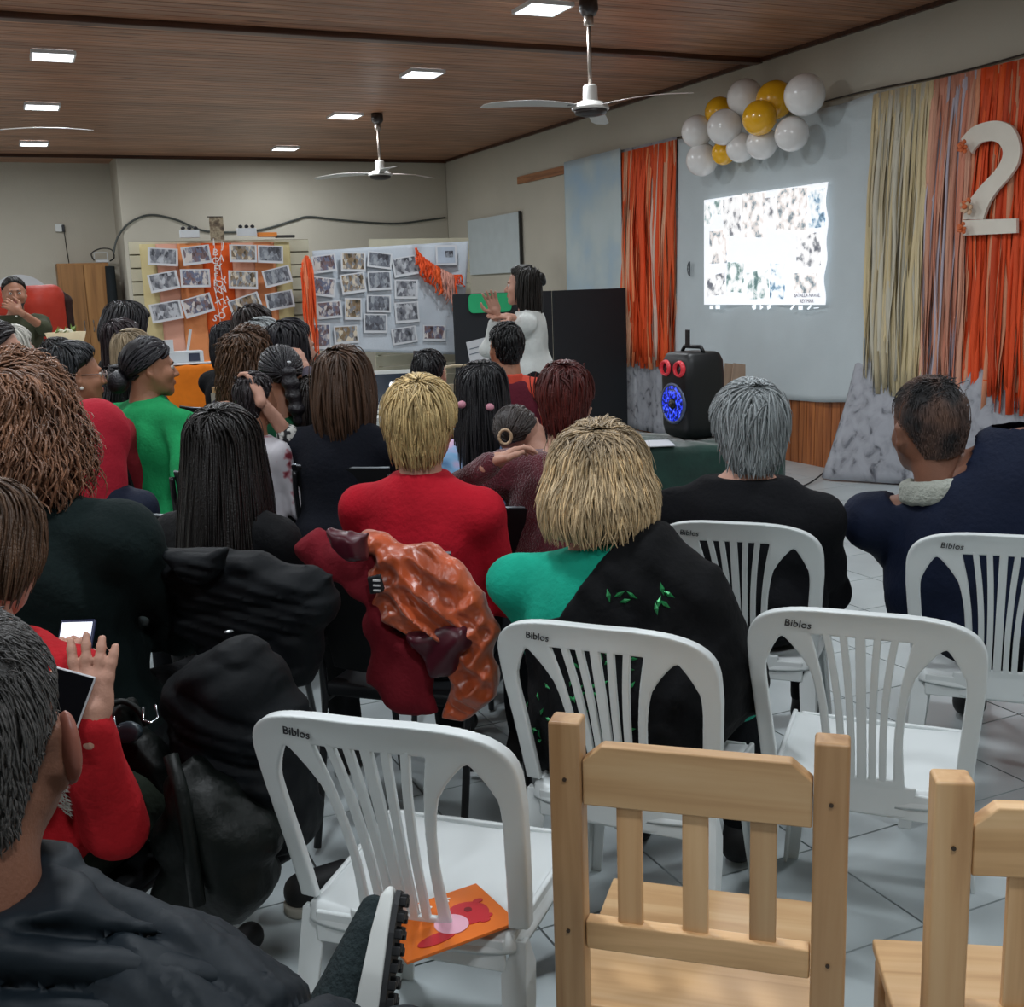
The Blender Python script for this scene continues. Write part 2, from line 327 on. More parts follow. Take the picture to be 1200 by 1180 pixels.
def hair_mesh(fr, s, st, seed=0):
    """scalp-following shell + tapered locks"""
    rng = np.random.default_rng(seed); R = np.array([.079, .098, .090])*s; C0 = np.array([0, -.012, .037])*s
    vol = st.get('vol', .012)*s; front = math.radians(st.get('front', 60)); side = math.radians(st.get('side', 98)); back = math.radians(st.get('back', 128)); low = st.get('low', None); flare = st.get('flare', .0); top = st.get('top', 0)*s
    backfall = st.get('fall', 0)*s; sidecut = math.radians(st.get('cut', 65)); lift = st.get('lift', 1.0)
    def tend(al):
        a = abs((al+PI) % (2*PI)-PI)
        if a < PI/2: q = a/(PI/2); return front+(side-front)*(q**1.6)
        q = (a-PI/2)/(PI/2); return side+(back-side)*q
    nape = st.get('nape', -.085)*s; tilt0 = math.radians(st.get('tilt', 24))
    def pathpts(al, n=26):
        a = abs((al+PI) % (2*PI)-PI); te = tend(al); hang = low is not None and a > sidecut; tied = st.get('tie') is not None
        ext = (not hang) and a > math.radians(95) and not tied
        th1 = min(te, math.radians(88)) if hang else (min(te, math.radians(100)) if ext else te); k = n if not (hang or ext) else n//2
        th = np.linspace(math.radians(3), th1, k); d = np.stack([np.sin(th)*math.sin(al), np.sin(th)*math.cos(al), np.cos(th)], 1)
        tl = tilt0*np.clip(1-th/math.radians(85), 0, 1); ct, sn = np.cos(tl), np.sin(tl); d = np.stack([d[:, 0], d[:, 1]*ct-d[:, 2]*sn, d[:, 1]*sn+d[:, 2]*ct], 1)
        P = C0+d*R; bulge = vol*(.55+.45*np.sin(np.linspace(.3, 1, k)*PI/2)); P = P+d*bulge[:, None]; P[:, 2] += top*np.cos(th)
        if hang:
            q = min(1, (a-sidecut)/.5); zl = P[-1, 2]+(low*s-P[-1, 2])*(.55+.45*q); u = np.linspace(0, 1, n-k+1)[1:]; b = P[-1]; hz = np.zeros((len(u), 3))
            rad = 1+flare*np.sin(u*PI*.75); hz[:, 0] = b[0]*rad; hz[:, 1] = b[1]*rad-backfall*u*max(0, -math.cos(al))**.5; hz[:, 2] = b[2]+(zl-b[2])*u; P = np.concatenate([P, hz])
            if st.get('tuck', 0): t = st['tuck']; P[k:, :2] *= (1-t*u**2)[:, None]
        elif ext:
            q = min(1, max(0, (a-math.radians(95))/.55)); zl = P[-1, 2]+(nape-P[-1, 2])*(.12+.88*q); u = np.linspace(0, 1, n-k+1)[1:]; b = P[-1]; hz = np.zeros((len(u), 3)); sh_ = 1-(.30-.9*st.get('vol', .012))*u**1.4
            hz[:, 0] = b[0]*sh_; hz[:, 1] = b[1]*(1-.16*u**1.3); hz[:, 2] = b[2]+(zl-b[2])*u; P = np.concatenate([P, hz])
        else:
            P[-3:] = P[-3:]-d[-3:]*bulge[-3:, None]*np.array([.2, .5, .9])[:, None]
        return P
    tie = st.get('tie'); V = []; F = []; Cc = []
    na = 56; n = 26
    al = np.linspace(0, 2*PI, na, endpoint=False); G = np.stack([pathpts(a, n) for a in al]); 
    Gs = G-(G-np.array([0, -.012, 0])*s)*np.array([1, 1, .35])*.045*(0 if tie is not None else lift)
    V.append(Gs.reshape(-1, 3)); I = np.arange(na*n).reshape(na, n); J = np.roll(I, -1, 0)
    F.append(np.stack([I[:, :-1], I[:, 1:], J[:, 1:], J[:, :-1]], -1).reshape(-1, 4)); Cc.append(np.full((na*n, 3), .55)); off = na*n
    nl = st.get('n', 500); wd = st.get('w', .006)*s; curl = st.get('curl', 0)*s; cf = st.get('cf', 5); seg = st.get('seg', 8); Lf = st.get('len', (.35, .9)); fr_ = st.get('frizz', .004)*s; hl = st.get('hl', None); roots = st.get('roots', None)
    sp = st.get('spread', .0)
    for i in range(nl):
        a = rng.uniform(0, 2*PI); path = pathpts(a+rng.normal(0, .02), n); L = rng.uniform(*Lf); t0 = rng.uniform(.03, max(.05, 1-L*rng.uniform(.7, 1.05)))
        t0_ = t0 if tie is None else 1
        if tie is not None:
            te = tend(a); th = te*rng.uniform(.5, 1.0); d0 = np.array([math.sin(th)*math.sin(a), math.sin(th)*math.cos(a), math.cos(th)]); d1 = np.array(tie, float)-C0/s; d1 = d1/np.linalg.norm(d1)
            t = np.linspace(0, 1, seg)[:, None]; dd = d0*(1-t)+d1*t; dd /= np.linalg.norm(dd, axis=1, keepdims=True); pts = C0+dd*(R+vol*.8+rng.uniform(0, .004)*s)
        else:
            t = np.clip(np.linspace(t0, t0+L, seg), 0, 1)*(n-1); i0 = np.minimum(t.astype(int), n-2); fq = (t-i0)[:, None]; pts = path[i0]*(1-fq)+path[i0+1]*fq
            if t0+L > 1: pts[-1] += (pts[-2]-pts[-3])*.5
        o = pts-np.array([0, -.012*s, 0]); o[:, 2] *= .35; o /= np.linalg.norm(o, axis=1, keepdims=True)+1e-9
        tan = np.gradient(pts, axis=0); tan /= np.linalg.norm(tan, axis=1, keepdims=True)+1e-9; sd = np.cross(tan, o); sd /= np.linalg.norm(sd, axis=1, keepdims=True)+1e-9
        u = np.linspace(0, 1, seg)[:, None]; pts = pts.copy(); pts[:, :2] += rng.normal(0, .014, 2)*s*(1-u)**2*(t0_ < .25); ph = rng.uniform(0, 6.28); pts = pts+o*((rng.uniform(-.3, 1)*fr_)*np.minimum(1, u*2)+rng.uniform(0, 1)*fr_*1.2*u*(1+sp*2)+.0008)+sd*rng.normal(0, 1)*fr_*2.5*u
        if curl: am = curl*np.minimum(1, u*1.6)*rng.uniform(.5, 1.2); pts = pts+sd*am*np.sin(ph+cf*u*PI)+o*am*(.6+np.cos(ph+cf*u*PI))
        ww = wd*rng.uniform(.6, 1.5)*np.sqrt(np.maximum(.02, 1-u**2.2))*(.5+.5*np.minimum(1, u*4)); q = np.stack([pts+sd*ww, pts+o*ww*.55, pts-sd*ww], 1)
        V.append(q.reshape(-1, 3)); I = np.arange(seg*3).reshape(seg, 3)+off; J = np.roll(I, -1, 1); F.append(np.stack([I[:-1], J[:-1], J[1:], I[1:]], -1).reshape(-1, 4)); off += seg*3
        b = rng.uniform(.65, 1.35); c = np.full((seg, 3), b)
        if hl is not None and rng.uniform() < hl[1]: c = c*np.array(hl[0])
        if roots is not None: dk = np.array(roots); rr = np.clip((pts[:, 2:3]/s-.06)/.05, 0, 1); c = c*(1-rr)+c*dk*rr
        Cc.append(np.repeat(c, 3, 0))
    V = np.concatenate(V)@fr.M.T+fr.o; return V, np.concatenate(F), np.concatenate(Cc)
HAIR = dict(
    short=dict(vol=.008, front=60, side=92, back=122, n=700, w=.0035, len=(.10, .22), frizz=.0015, nape=-.070),
    crop=dict(vol=.022, front=60, side=100, back=132, n=1500, w=.0034, len=(.25, .5), frizz=.004, top=.004, nape=-.095),
    bob=dict(vol=.020, front=60, side=100, back=130, low=-.13, n=900, w=.0045, len=(.35, .8), frizz=.003, flare=.10, tuck=.1),
    long=dict(vol=.016, front=60, side=100, back=130, low=-.36, n=900, w=.0045, len=(.35, .7), frizz=.004, flare=.05, fall=.06),
    curly=dict(vol=.036, front=58, side=100, back=130, low=-.15, n=2000, w=.0040, len=(.25, .5), frizz=.010, flare=.28, curl=.0085, cf=4.2, seg=12, spread=.2),
    fluffy=dict(vol=.030, front=58, side=100, back=130, low=-.105, n=3000, w=.0027, len=(.20, .42), frizz=.006, flare=.16, tuck=.14, spread=.25, top=.0),
    tied=dict(vol=.008, front=58, side=98, back=126, n=600, w=.004, frizz=.0015, tie=(0, -.10, .0)),
)
def hairstyle(base, **k): d = dict(HAIR[base]); d.update(k); return d
def ik(S, T, L1, L2, hint):
    S = np.asarray(S, float); T = np.asarray(T, float); d = T-S; L = np.linalg.norm(d)
    if L > (L1+L2)*.985: T = S+d/L*(L1+L2)*.985; d = T-S; L = np.linalg.norm(d)
    a = (L1*L1-L2*L2+L*L)/(2*L); h = math.sqrt(max(1e-6, L1*L1-a*a)); u = d/L; n = np.asarray(hint, float); n = n-u*(n@u); n /= np.linalg.norm(n); return S+u*a+n*h, T
SHADE = {}
PEOPLE = []
def person(label, head, yaw, top, hair, hairc, hy=None, hp=0, hr=0, s=1.0, wd=1.0, skin='light', lean=0.0, side=0.0, pants='#15171c', shoes='#101012', stand=False, seat=.45,
           hands=None, face=False, vox=None, topk=None, quilt=None, group='people in the audience', amp=.004, legs=True, sleeve=1.0, hint=None, collar=None, hm=None, curl=.5, hem=None, neckline=0.0, knee=None, shoulder=0.0, nbo=None, shroll=0.0, nohair=False, handdir=None):
    Hc = np.asarray(head, float); d = (Hc-CP)@CF; vx = (vox or .013)*1.25
    ty = math.radians(yaw); F = v(math.sin(ty), math.cos(ty), 0); Rv = v(math.cos(ty), -math.sin(ty), 0); Z = v(0, 0, 1)
    if hy is None: tgt = v(3.1, 6.7, 0); hy = math.degrees(math.atan2(tgt[0]-Hc[0], tgt[1]-Hc[1]))
    fr = Frame(Hc, hy, hp, hr)
    Nb = Hc-Z*.175*s-F*.035*s-Rv*math.sin(math.radians(hr))*.12*s
    if nbo is not None: Nb = Nb+Rv*nbo[0]+F*nbo[1]+Z*nbo[2]
    pz = (.95*s if stand else seat+.095)
    Pv = v(Nb[0], Nb[1], pz)-F*lean-Rv*side
    up = Nb-Pv; uh = up/np.linalg.norm(up); M = np.array([Rv, np.cross(uh, Rv)*1.0, uh]).T
    root = thing('person', label, 'person', (Pv[0], Pv[1], 0), 0, group); o0 = v(Pv[0], Pv[1], 0)
    Sh = [Nb-uh*(.055-shoulder)*s+Rv*q*.165*s*wd+Z*shroll*q for q in (-1, 1)]
    Pl = lambda a, b: Pv+up*a+Rv*b
    T = []; q1 = quilt if quilt else None
    T.append(('e', Pl(.68, 0), np.array([.158*wd, .105*wd, .19])*s, M)); T.append(('e', Pl(.35, 0)+F*.015, np.array([.150*wd, .120*wd, .20])*s, M)); T.append(('e', Pl(.05, 0), np.array([.178*wd, .145*wd, .14])*s, M))
    for i, q in enumerate((-1, 1)): T.append(('c', Nb-uh*.01-Rv*q*0, Sh[i], .052*s, .058*s*(.6+.4*wd)))
    if quilt: T.append(('c', Pl(.1, 0), Pl(.75, 0), .15*s*wd, .14*s*wd, quilt))
    A = []; Hd = []; ar = .6+.4*wd
    for i, q in enumerate((-1, 1)):
        ht = hands[i] if hands and hands[i] is not None else None
        if ht is None: ht = Pv+F*.30*s+Rv*q*.09*s+Z*.14*s if not stand else Sh[i]-Z*.52*s+Rv*q*.06+F*.04
        hn = (hint[i] if hint and hint[i] is not None else (-Z*1.0+Rv*q*.6-F*.4))
        E, Wt = ik(Sh[i], ht, .29*s, .245*s, hn); A.append((Sh[i], E, Wt))
        Hd.append((Wt, (Wt-E)/np.linalg.norm(Wt-E)))
    K = []
    for i, q in enumerate((-1, 1)):
        hip = Pv+Rv*q*.09*s*wd-Z*.01
        if stand: kn = hip-Z*.44*s+F*.02; an = hip+v(0, 0, .08-hip[2]); an = an-F*.02
        else:
            kn = hip+F*.41*s+Rv*q*.03; kn[2] = seat+.07; an = kn+F*.02; an[2] = .09
            if knee and knee[i] is not None: kn, an = knee[i]
        K.append((hip, kn, an))
    sk = mat('skin_'+skin, SKIN[skin], .55, .08, 18, .12, 220)
    # body (one continuous skin surface), kept just inside the clothes
    sh = .012
    B = [(p[0], p[1], np.maximum(np.asarray(p[2])-sh, .03), p[3]) if p[0] == 'e' else ('c', p[1], p[2], p[3]-sh, p[4]-sh) for p in T if not (quilt and len(p) > 5)]
    B.append(('c', fr.w(v(0, -.022, -.06)*s), Nb, .054*s, .06*s))
    for (S_, E, W_) in A: B += [('c', S_, E, .040*s*min(ar, 1), .030*s), ('c', E, W_, (.028 if sleeve >= 1 else .038)*s, (.019 if sleeve >= 1 else .025)*s)]
    for (h_, k_, a_) in K: B += [('c', h_, k_, .075*s*wd-sh*.3, .052*s), ('c', k_, a_, .05*s, .036*s)]; fo = a_+F*.14*s; fo[2] = .045; B.append(('c', a_-Z*.03, fo, .032*s, .026*s))
    V1, Q1 = solid(B, max(.018, vx*1.5), .03)
    hv = .0055 if d < 1.6 else .0065 if face else .0075 if d < 4 else .009
    V2, Q2 = solid(head_prims(fr, s, fr.w(v(0, -.05, -.19)*s)), hv, .028) if not face else (None, None)
    if face:
        base = head_prims(fr, s, fr.w(v(0, -.05, -.19)*s)); lo = None
        V2, Q2 = solid2(base, head_detail(fr, s), hv)
    else:
        V2, Q2 = solid2(head_prims(fr, s, fr.w(v(0, -.05, -.19)*s)), head_detail(fr, s), hv)
    Vs = [V1, V2]; Qs = [Q1, Q2+len(V1)]; n = len(V1)+len(V2)
    for i, q in enumerate((-1, 1)):
        Wt, dv = Hd[i]; upn = Z+F*.3 if not (handdir and handdir[i]) else np.asarray(handdir[i][1], float); dvv = dv if not (handdir and handdir[i]) else np.asarray(handdir[i][0], float)
        if not handdir or not handdir[i]: dvv = dv*.6+F*.4
        hvx = .008 if not (hands and hands[i] is not None) else .0045 if d < 2.6 else .0055
        V3, Q3 = solid(hand_prims(Wt, dvv, upn, q, s*1.02, curl if not isinstance(curl, tuple) else curl[i], .12), hvx, .006, .02); Vs.append(V3); Qs.append(Q3+n); n += len(V3)
    link('body', mesh_np('body', np.concatenate(Vs)-o0, np.concatenate(Qs), sk), root)
    # top garment
    topc, tname = top if isinstance(top, tuple) else (top, 'sweater'); tm = topk or cloth('%s_%s' % (tname, topc[1:]), topc, .9 if tname != 'jacket' else .75, .12, .3, 70)
    G = [(p[0], p[1], np.asarray(p[2])+.010, p[3]) if p[0] == 'e' else ('c', p[1], p[2], p[3]+.008, p[4]+.010)+tuple(p[5:]) for p in T]
    if sleeve > 0:
        for (S_, E, W_) in A:
            if sleeve >= 1: We = W_-(W_-E)/np.linalg.norm(W_-E)*.005
            else: We = E+(W_-E)*max(0.02, (sleeve-.5)*2) if sleeve > .5 else None
            qs = quilt
            if sleeve <= .5: G.append(('c', S_, S_+(E-S_)*sleeve*2, .056*s*ar, .052*s*ar))
            else: G += [('c', S_, E, .056*s*ar, .050*s*ar)+((qs,) if qs else ()), ('c', E, We, .050*s*ar, .036*s*ar)+((qs,) if qs else ())]
    if hem is not None: G.append(('c', Pl(.1, 0), v(Pv[0], Pv[1], hem), .15*s*wd, .17*s*wd))
    nk = Nb+uh*(.015+neckline); seed = len(PEOPLE)
    if collar: G.append(('c', Nb-uh*.02, fr.w(v(0, -.03, -.10)*s), .070*s, .066*s))
    cutp = fr.w(v(0, -.035, -.115+(.0))*s) if collar else Nb+uh*(.022+neckline)
    bot = Pl(-.12, 0)
    def post(f, P):
        f = f-folds(P, amp, 1.0, seed)
        d1 = (P-cutp.astype(np.float32))@uh.astype(np.float32); near = np.sqrt((((P-Nb.astype(np.float32))-((P-Nb.astype(np.float32))@uh.astype(np.float32))[..., None]*uh.astype(np.float32))**2).sum(-1))
        f = np.where(near < .12*s, np.maximum(f, d1), f)
        zb = (hem if hem is not None else (Pv[2]-.06)); return np.maximum(f, np.where(near < .33*s, zb-P[..., 2], -1))
    V, Q = solid(G, vx, .035, post=post); o = link(tname, mesh_np(tname, V-o0, Q, tm), root); root_parts = {tname: o}
    # trousers, shoes
    if legs:
        pm = cloth('trousers_'+pants[1:], pants, .85, .15, .3, 60); LG = [('e', Pv, np.array([.182*wd, .15*wd, .12])*s+.004, M)]
        for (h_, k_, a_) in K: LG += [('c', h_, k_, .088*s*(.5+.5*wd), .066*s), ('c', k_, a_+Z*.02, .064*s, .05*s)]
        V, Q = solid(LG, max(.016, vx*1.3), .03, post=lambda f, P: f-folds(P, .004, 1, seed+3)); link('trousers', mesh_np('trousers', V-o0, Q, pm), root)
        sm = mat('shoe_'+shoes[1:], shoes, .6, .1)
        for (h_, k_, a_) in K:
            fd = F; heel = a_-fd*.03; heel = v(heel[0], heel[1], a_[2]-.045); toe = heel+fd*.20*s; V, Q = solid([('c', heel, toe-fd*.02, .042*s, .036*s), ('c', a_, heel+Z*.01, .045*s, .04*s)], .009, .02, post=lambda f, P: np.maximum(f, (heel[2]-.035)-P[..., 2]))
            link('shoe', mesh_np('shoe', V-o0, Q, sm), root)
    if not nohair:
        hs = hair if isinstance(hair, dict) else hairstyle(hair)
        if d > 4: hs = dict(hs); hs['n'] = int(hs['n']*.45); hs['w'] = hs['w']*1.5
        elif d > 2.9: hs = dict(hs); hs['n'] = int(hs['n']*.75); hs['w'] = hs['w']*1.1
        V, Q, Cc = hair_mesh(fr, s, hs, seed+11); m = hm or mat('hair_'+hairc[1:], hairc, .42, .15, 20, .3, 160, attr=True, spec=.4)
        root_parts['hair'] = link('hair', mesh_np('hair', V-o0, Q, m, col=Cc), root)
    if face:
        for q in (-1, 1):
            e = MB(); me = None; V, Q = solid([('e', fr.w(v(.031*q, .080, .007)*s), v(.0125, .0125, .0125)*s, fr.M)], .004, .0, .01)
            eo = link('eye', mesh_np('eye', V-o0, Q, mat('eye_white', '#c8c4be', .25, .02)), root)
            V, Q = solid([('e', fr.w(v(.031*q, .0905, .006)*s), v(.0055, .0025, .0055)*s, fr.M)], .0018, .0, .006); link('iris', mesh_np('iris', V-o0, Q, mat('iris', '#1a120e', .2, .05)), eo)
            V, Q = solid([('c', fr.w(v(.017*q, .094, .026)*s), fr.w(v(.045*q, .086, .027)*s), .0035*s, .0025*s)], .003, .004, .01); link('eyebrow', mesh_np('eyebrow', V-o0, Q, mat('hair_brow', '#1a1412', .6, .1)), root)
        V, Q = solid([('c', fr.w(v(-.016, .0935, -.053)*s), fr.w(v(.016, .0935, -.053)*s), .0045*s, .0045*s), ('c', fr.w(v(-.014, .0935, -.062)*s), fr.w(v(.014, .0935, -.062)*s), .005*s, .005*s)], .003, .003, .01)
        link('lips', mesh_np('lips', V-o0, Q, mat('lips', '#96504a', .45, .05)), root)
    info = dict(root=root, o0=o0, fr=fr, Nb=Nb, Sh=Sh, Pv=Pv, F=F, R=Rv, A=A, K=K, s=s, parts=root_parts, yaw=yaw, T=T, M=M, uh=uh); PEOPLE.append(info); return info
def solid2(base, det, h):
    """head: base blended softly, details blended tightly"""
    lo = []; hi = []
    for p in base:
        if p[0] == 'c': m = max(p[3], p[4]); lo.append(np.minimum(p[1], p[2])-m); hi.append(np.maximum(p[1], p[2])+m)
        else: m = max(p[2]); lo.append(np.asarray(p[1])-m); hi.append(np.asarray(p[1])+m)
    lo = np.min(lo, 0)-.03; hi = np.max(hi, 0)+.03; n = np.ceil((hi-lo)/h).astype(int)+1; ax = [np.arange(n[i], dtype=np.float32)*h+np.float32(lo[i]) for i in range(3)]
    P = np.stack(np.meshgrid(*ax, indexing='ij'), -1); f = np.full(n, 9., np.float32)
    for p in base: f = smin(f, rcone(P, *p[1:]) if p[0] == 'c' else ell(P, *p[1:]), .028)
    for p in det:
        d = rcone(P, *p[1:]) if p[0][-1] == 'c' else ell(P, *p[1:])
        f = -smin(-f, d, .006) if p[0][0] == '-' else smin(f, d, .008)
    return surface_nets(f, lo, h)
def blob(name, prims, m, root, o0, h=.006, k=.02, post=None):
    V, Q = solid(prims, h, k, post=post); return link(name, mesh_np(name, V-o0, Q, m), root)
def sdpoly(U, W, poly):
    d = np.full(U.shape, 1e9); sgn = np.ones(U.shape); n = len(poly)
    for i in range(n):
        a = poly[i]; b = poly[i-1]; ex, ey = b[0]-a[0], b[1]-a[1]; wx, wy = U-a[0], W-a[1]; t = np.clip((wx*ex+wy*ey)/(ex*ex+ey*ey+1e-12), 0, 1); dx, dy = wx-ex*t, wy-ey*t; d = np.minimum(d, dx*dx+dy*dy)
        c1 = W >= a[1]; c2 = W < b[1]; c3 = ex*wy > ey*wx; fl = (c1 & c2 & c3) | (~c1 & ~c2 & ~c3); sgn = np.where(fl, -sgn, sgn)
    return sgn*np.sqrt(d)
def slab(name, pix, d, yaw, T, m, parent=None, o0=None, h=.008, edge=.06, disp=None, bend=None, smooth=True, tilt=0.0):
    """soft thick cloth piece: outline points seen at distance d, lying in an upright plane that faces yaw, thickness 2T, real folds"""
    px0 = np.mean([p[0] for p in pix]); py0 = np.mean([p[1] for p in pix]); C0 = atd(px0, py0, d)
    y = math.radians(yaw); F = v(math.sin(y), math.cos(y), 0); R = v(math.cos(y), -math.sin(y), 0); Z = v(0, 0, 1)
    Nn = F*math.cos(tilt)+Z*math.sin(tilt); U_ = np.cross(R, Nn)
    pl = []
    for (a, b) in pix: r = ray(a, b); t = ((C0-CP)@Nn)/(r@Nn); q = CP+r*t-C0; pl.append((q@R, q@U_))
    pl = np.array(pl); lo = pl.min(0)-.03; hi = pl.max(0)+.03; nu, nv = np.ceil((hi-lo)/h).astype(int)+1; nw = int(math.ceil((2*T+.16)/h))
    u = lo[0]+np.arange(nu)*h; w_ = lo[1]+np.arange(nv)*h; q = -(T+.08)+np.arange(nw)*h; UU, WW = np.meshgrid(u, w_, indexing='ij'); d2 = sdpoly(UU, WW, pl)+(.009*np.sin(31*UU+23*WW+2*np.sin(17*WW))+.005*np.sin(57*WW-44*UU) if T > .02 else 0); th = T*np.sqrt(np.clip(-d2/edge, 0, 1)*(2-np.clip(-d2/edge, 0, 1)))
    bd = bend(UU, WW) if bend else 0*UU; dp = disp(UU, WW) if disp else 0*UU
    Q3 = q[None, None, :]-bd[..., None]; f = np.abs(Q3)-th[..., None]-(dp*np.clip(-d2/.02, 0, 1))[..., None]; f = np.maximum(f, d2[..., None])
    V, Qd = surface_nets(f.astype(np.float32), np.array([lo[0], lo[1], q[0]]), h)
    W3 = C0+V[:, :1]*R+V[:, 1:2]*U_+V[:, 2:3]*Nn
    if o0 is None: o0 = v(0, 0, 0)
    Qd = Qd[:, ::-1]
    o = link(name, mesh_np(name, W3-o0, Qd, m, smooth), parent); return o, C0

# ================================================================== THE ROOM
XR, YB, YA, XL, YR = 5.93, 15.15, 16.05, -4.2, -3.0
m_wall = mat('wall_paint', '#b4aea0', .85, .05, 1.2, .15, 40)
def struct(name, mb, m, **k): o = mb.build(name, m, **k); o['kind'] = 'structure'; return o
struct('wall_right', MB().box((XR+.1, (YR+YA)/2, 1.65), (.2, YA-YR+.4, 3.3)), m_wall)
wall_right = D.objects['wall_right']
struct('wall_back', MB().box(((1.52+XR)/2, (YB+YA)/2+.1, 1.65), (XR-1.52, YA-YB+.2, 3.3)), m_wall, bevel=.012)
struct('wall_back_alcove', MB().box(((XL+1.52)/2, YA+.1, 1.65), (1.52-XL, .2, 3.3)), m_wall)
struct('wall_left', MB().box((XL-.1, (YR+YA)/2, 1.65), (.2, YA-YR+.4, 3.3)), m_wall)
struct('wall_rear', MB().box(((XL+XR)/2, YR-.1, 1.65), (XR-XL, .2, 3.3)), m_wall)
# ceiling: tongue and groove planks running across the hall
m_plank = wood_mat('plank_wood', '#6d4733', '#9a6c50', '#b58668', 0, 2.2, .40)
ceiling = struct('ceiling', MB().box(((XL+XR)/2, (YR+YA)/2, 3.36), (XR-XL+.3, YA-YR+.3, .1)), mat('ceiling_back', '#3a2317', .8))
import bmesh
def plank_mesh(L, wd, t, g, m, name='plank'):
    mb = MB(); c = .006; poly = [(-wd/2+g, 0), (-wd/2+g, -t+c), (-wd/2+g+c, -t), (wd/2-g-c, -t), (wd/2-g, -t+c), (wd/2-g, 0)]
    V = []
    for x in (-L/2, L/2): V += [(x, a, b) for a, b in poly]
    n = 6; F = [tuple(range(n)), tuple(range(2*n-1, n-1, -1))]+[(i, i+n, (i+1) % n+n, (i+1) % n) for i in range(n)]
    me = mesh_np(name, V, F, m, False); bm = bmesh.new(); bm.from_mesh(me); bmesh.ops.recalc_face_normals(bm, faces=bm.faces); bm.to_mesh(me); bm.free(); return me
pw = .114; pme = plank_mesh(XR-XL, pw, .022, .0015, m_plank)
y = 3.2
while y < YA:
    link('plank', pme, ceiling, ((XL+XR)/2, y+pw/2, 3.312)); y += pw
struct('trim_1', MB().box(((XL+XR)/2, 7.95, 3.272), (XR-XL, .10, .045)), wood_mat('beam_wood', '#2c1810', '#46291b', '#5b3826', 0, 2, .35), bevel=.008)
struct('trim_2', MB().box(((XL+XR)/2, YB-.02, 3.27), (XR-XL, .03, .04)), MATS['beam_wood'])
struct('trim_3', MB().box((XR-.015, (3+YA)/2, 3.275), (.03, YA-3, .035)), MATS['beam_wood'])
# floor tiles
m_tile = mat('tile_glaze', '#b9c2c4', .32, .07, 3, .04, 30, spec=.55)
floor = struct('floor', MB().box(((XL+XR)/2, (YR+YA)/2, -.06), (XR-XL+.3, YA-YR+.3, .1)), mat('tile_grout', '#4c4a48', .9))
T = .41
def tile_mesh(n, nx=1, ny=1): 
    mb = MB()
    for i in range(nx):
        for j in range(ny): mb.box((i*T, j*T, -.006), (T-.006, T-.006, .012))
    return mb.mesh(n, m_tile)
tme = tile_mesh('tile'); cnt = 0
cells = []
for i in range(-15, 11):
    for j in range(-12, 36):
        cx, cy = 1.84+(i+.5)*T, 1.79+(j+.5)*T
        if cx-T/2 > XR or cx+T/2 < XL or cy+T/2 > YA or cy-T/2 < YR: continue
        q = (v(cx, cy, 0)-CP); z = q@CF; vis = z > .6 and abs(q@CR/z) < .56 and abs(q@CU/z) < .6
        cells.append((0 if vis else 1, math.hypot(cx, cy), cx, cy))
cells.sort(); rest = MB()
for k, (a, b_, cx, cy) in enumerate(cells):
    if a == 0 and k < 285: link('tile', tme, floor, (cx, cy, 0))
    else: rest.box((cx, cy, -.006), (T-.006, T-.006, .012))
o = link('far_tiles', rest.mesh('far_tiles', m_tile), floor); o['kind'] = 'stuff'
# wood panelling on the right wall: upright boards
m_panel = wood_mat('panel_wood', '#6e3a1a', '#94552b', '#ab6a38', 2, 2.4, .4)
bme = None
mb = MB(); mb.box((0, 0, .5), (.02, .094, 1.0)); bpm = mb.mesh('board', m_panel)
y = 5.0
while y < 9.9: link('board', bpm, wall_right, (XR-.01, y, 0)); y += .1
struct('trim_4', MB().box((XR-.018, 7.45, 1.015), (.036, 4.9, .04)), m_panel)
# ---------------- ceiling lights
m_emit = mat('light_diffuser', '#f4fbff', .4, .0, 1, emit=6.0); m_rim = mat('light_rim', '#d8dadc', .4, .03)
lp = MB(); s = .15
ring = MB()
for q in (-1, 1): ring.box((q*.145, 0, -.013), (.014, .304, .026)); ring.box((0, q*.145, -.013), (.276, .014, .026))
rme = ring.mesh('frame', m_rim); dme = MB().box((0, 0, -.012), (.276, .276, .018)).mesh('diffuser', m_emit)
names = {(.55, 9.13): 'lit square ceiling panel nearest the camera in the left column, above the speaking man', (.55, 11.43): 'lit square ceiling panel in the middle of the left column', (.55, 14.05): 'farthest lit square ceiling panel in the left column near the alcove',
         (3.4, 6.85): 'large lit square ceiling panel at the top edge beside the nearest ceiling fan', (3.4, 9.13): 'lit square ceiling panel just left of the near fan blade', (3.4, 11.43): 'lit square ceiling panel beside the rod of the far ceiling fan', (3.4, 14.05): 'smallest lit ceiling panel, close to the back wall'}
for (x, y) in LIGHTS:
    if x < 0 or y < 5: continue
    if (x, y) == (.55, 6.85): pass
    t = thing('ceiling_light', names.get((x, y), 'lit square ceiling panel just above the left edge of the picture'), 'ceiling light', (x, y, 3.288), 0, 'square ceiling panels')
    link('frame', rme, t); link('diffuser', dme, t)
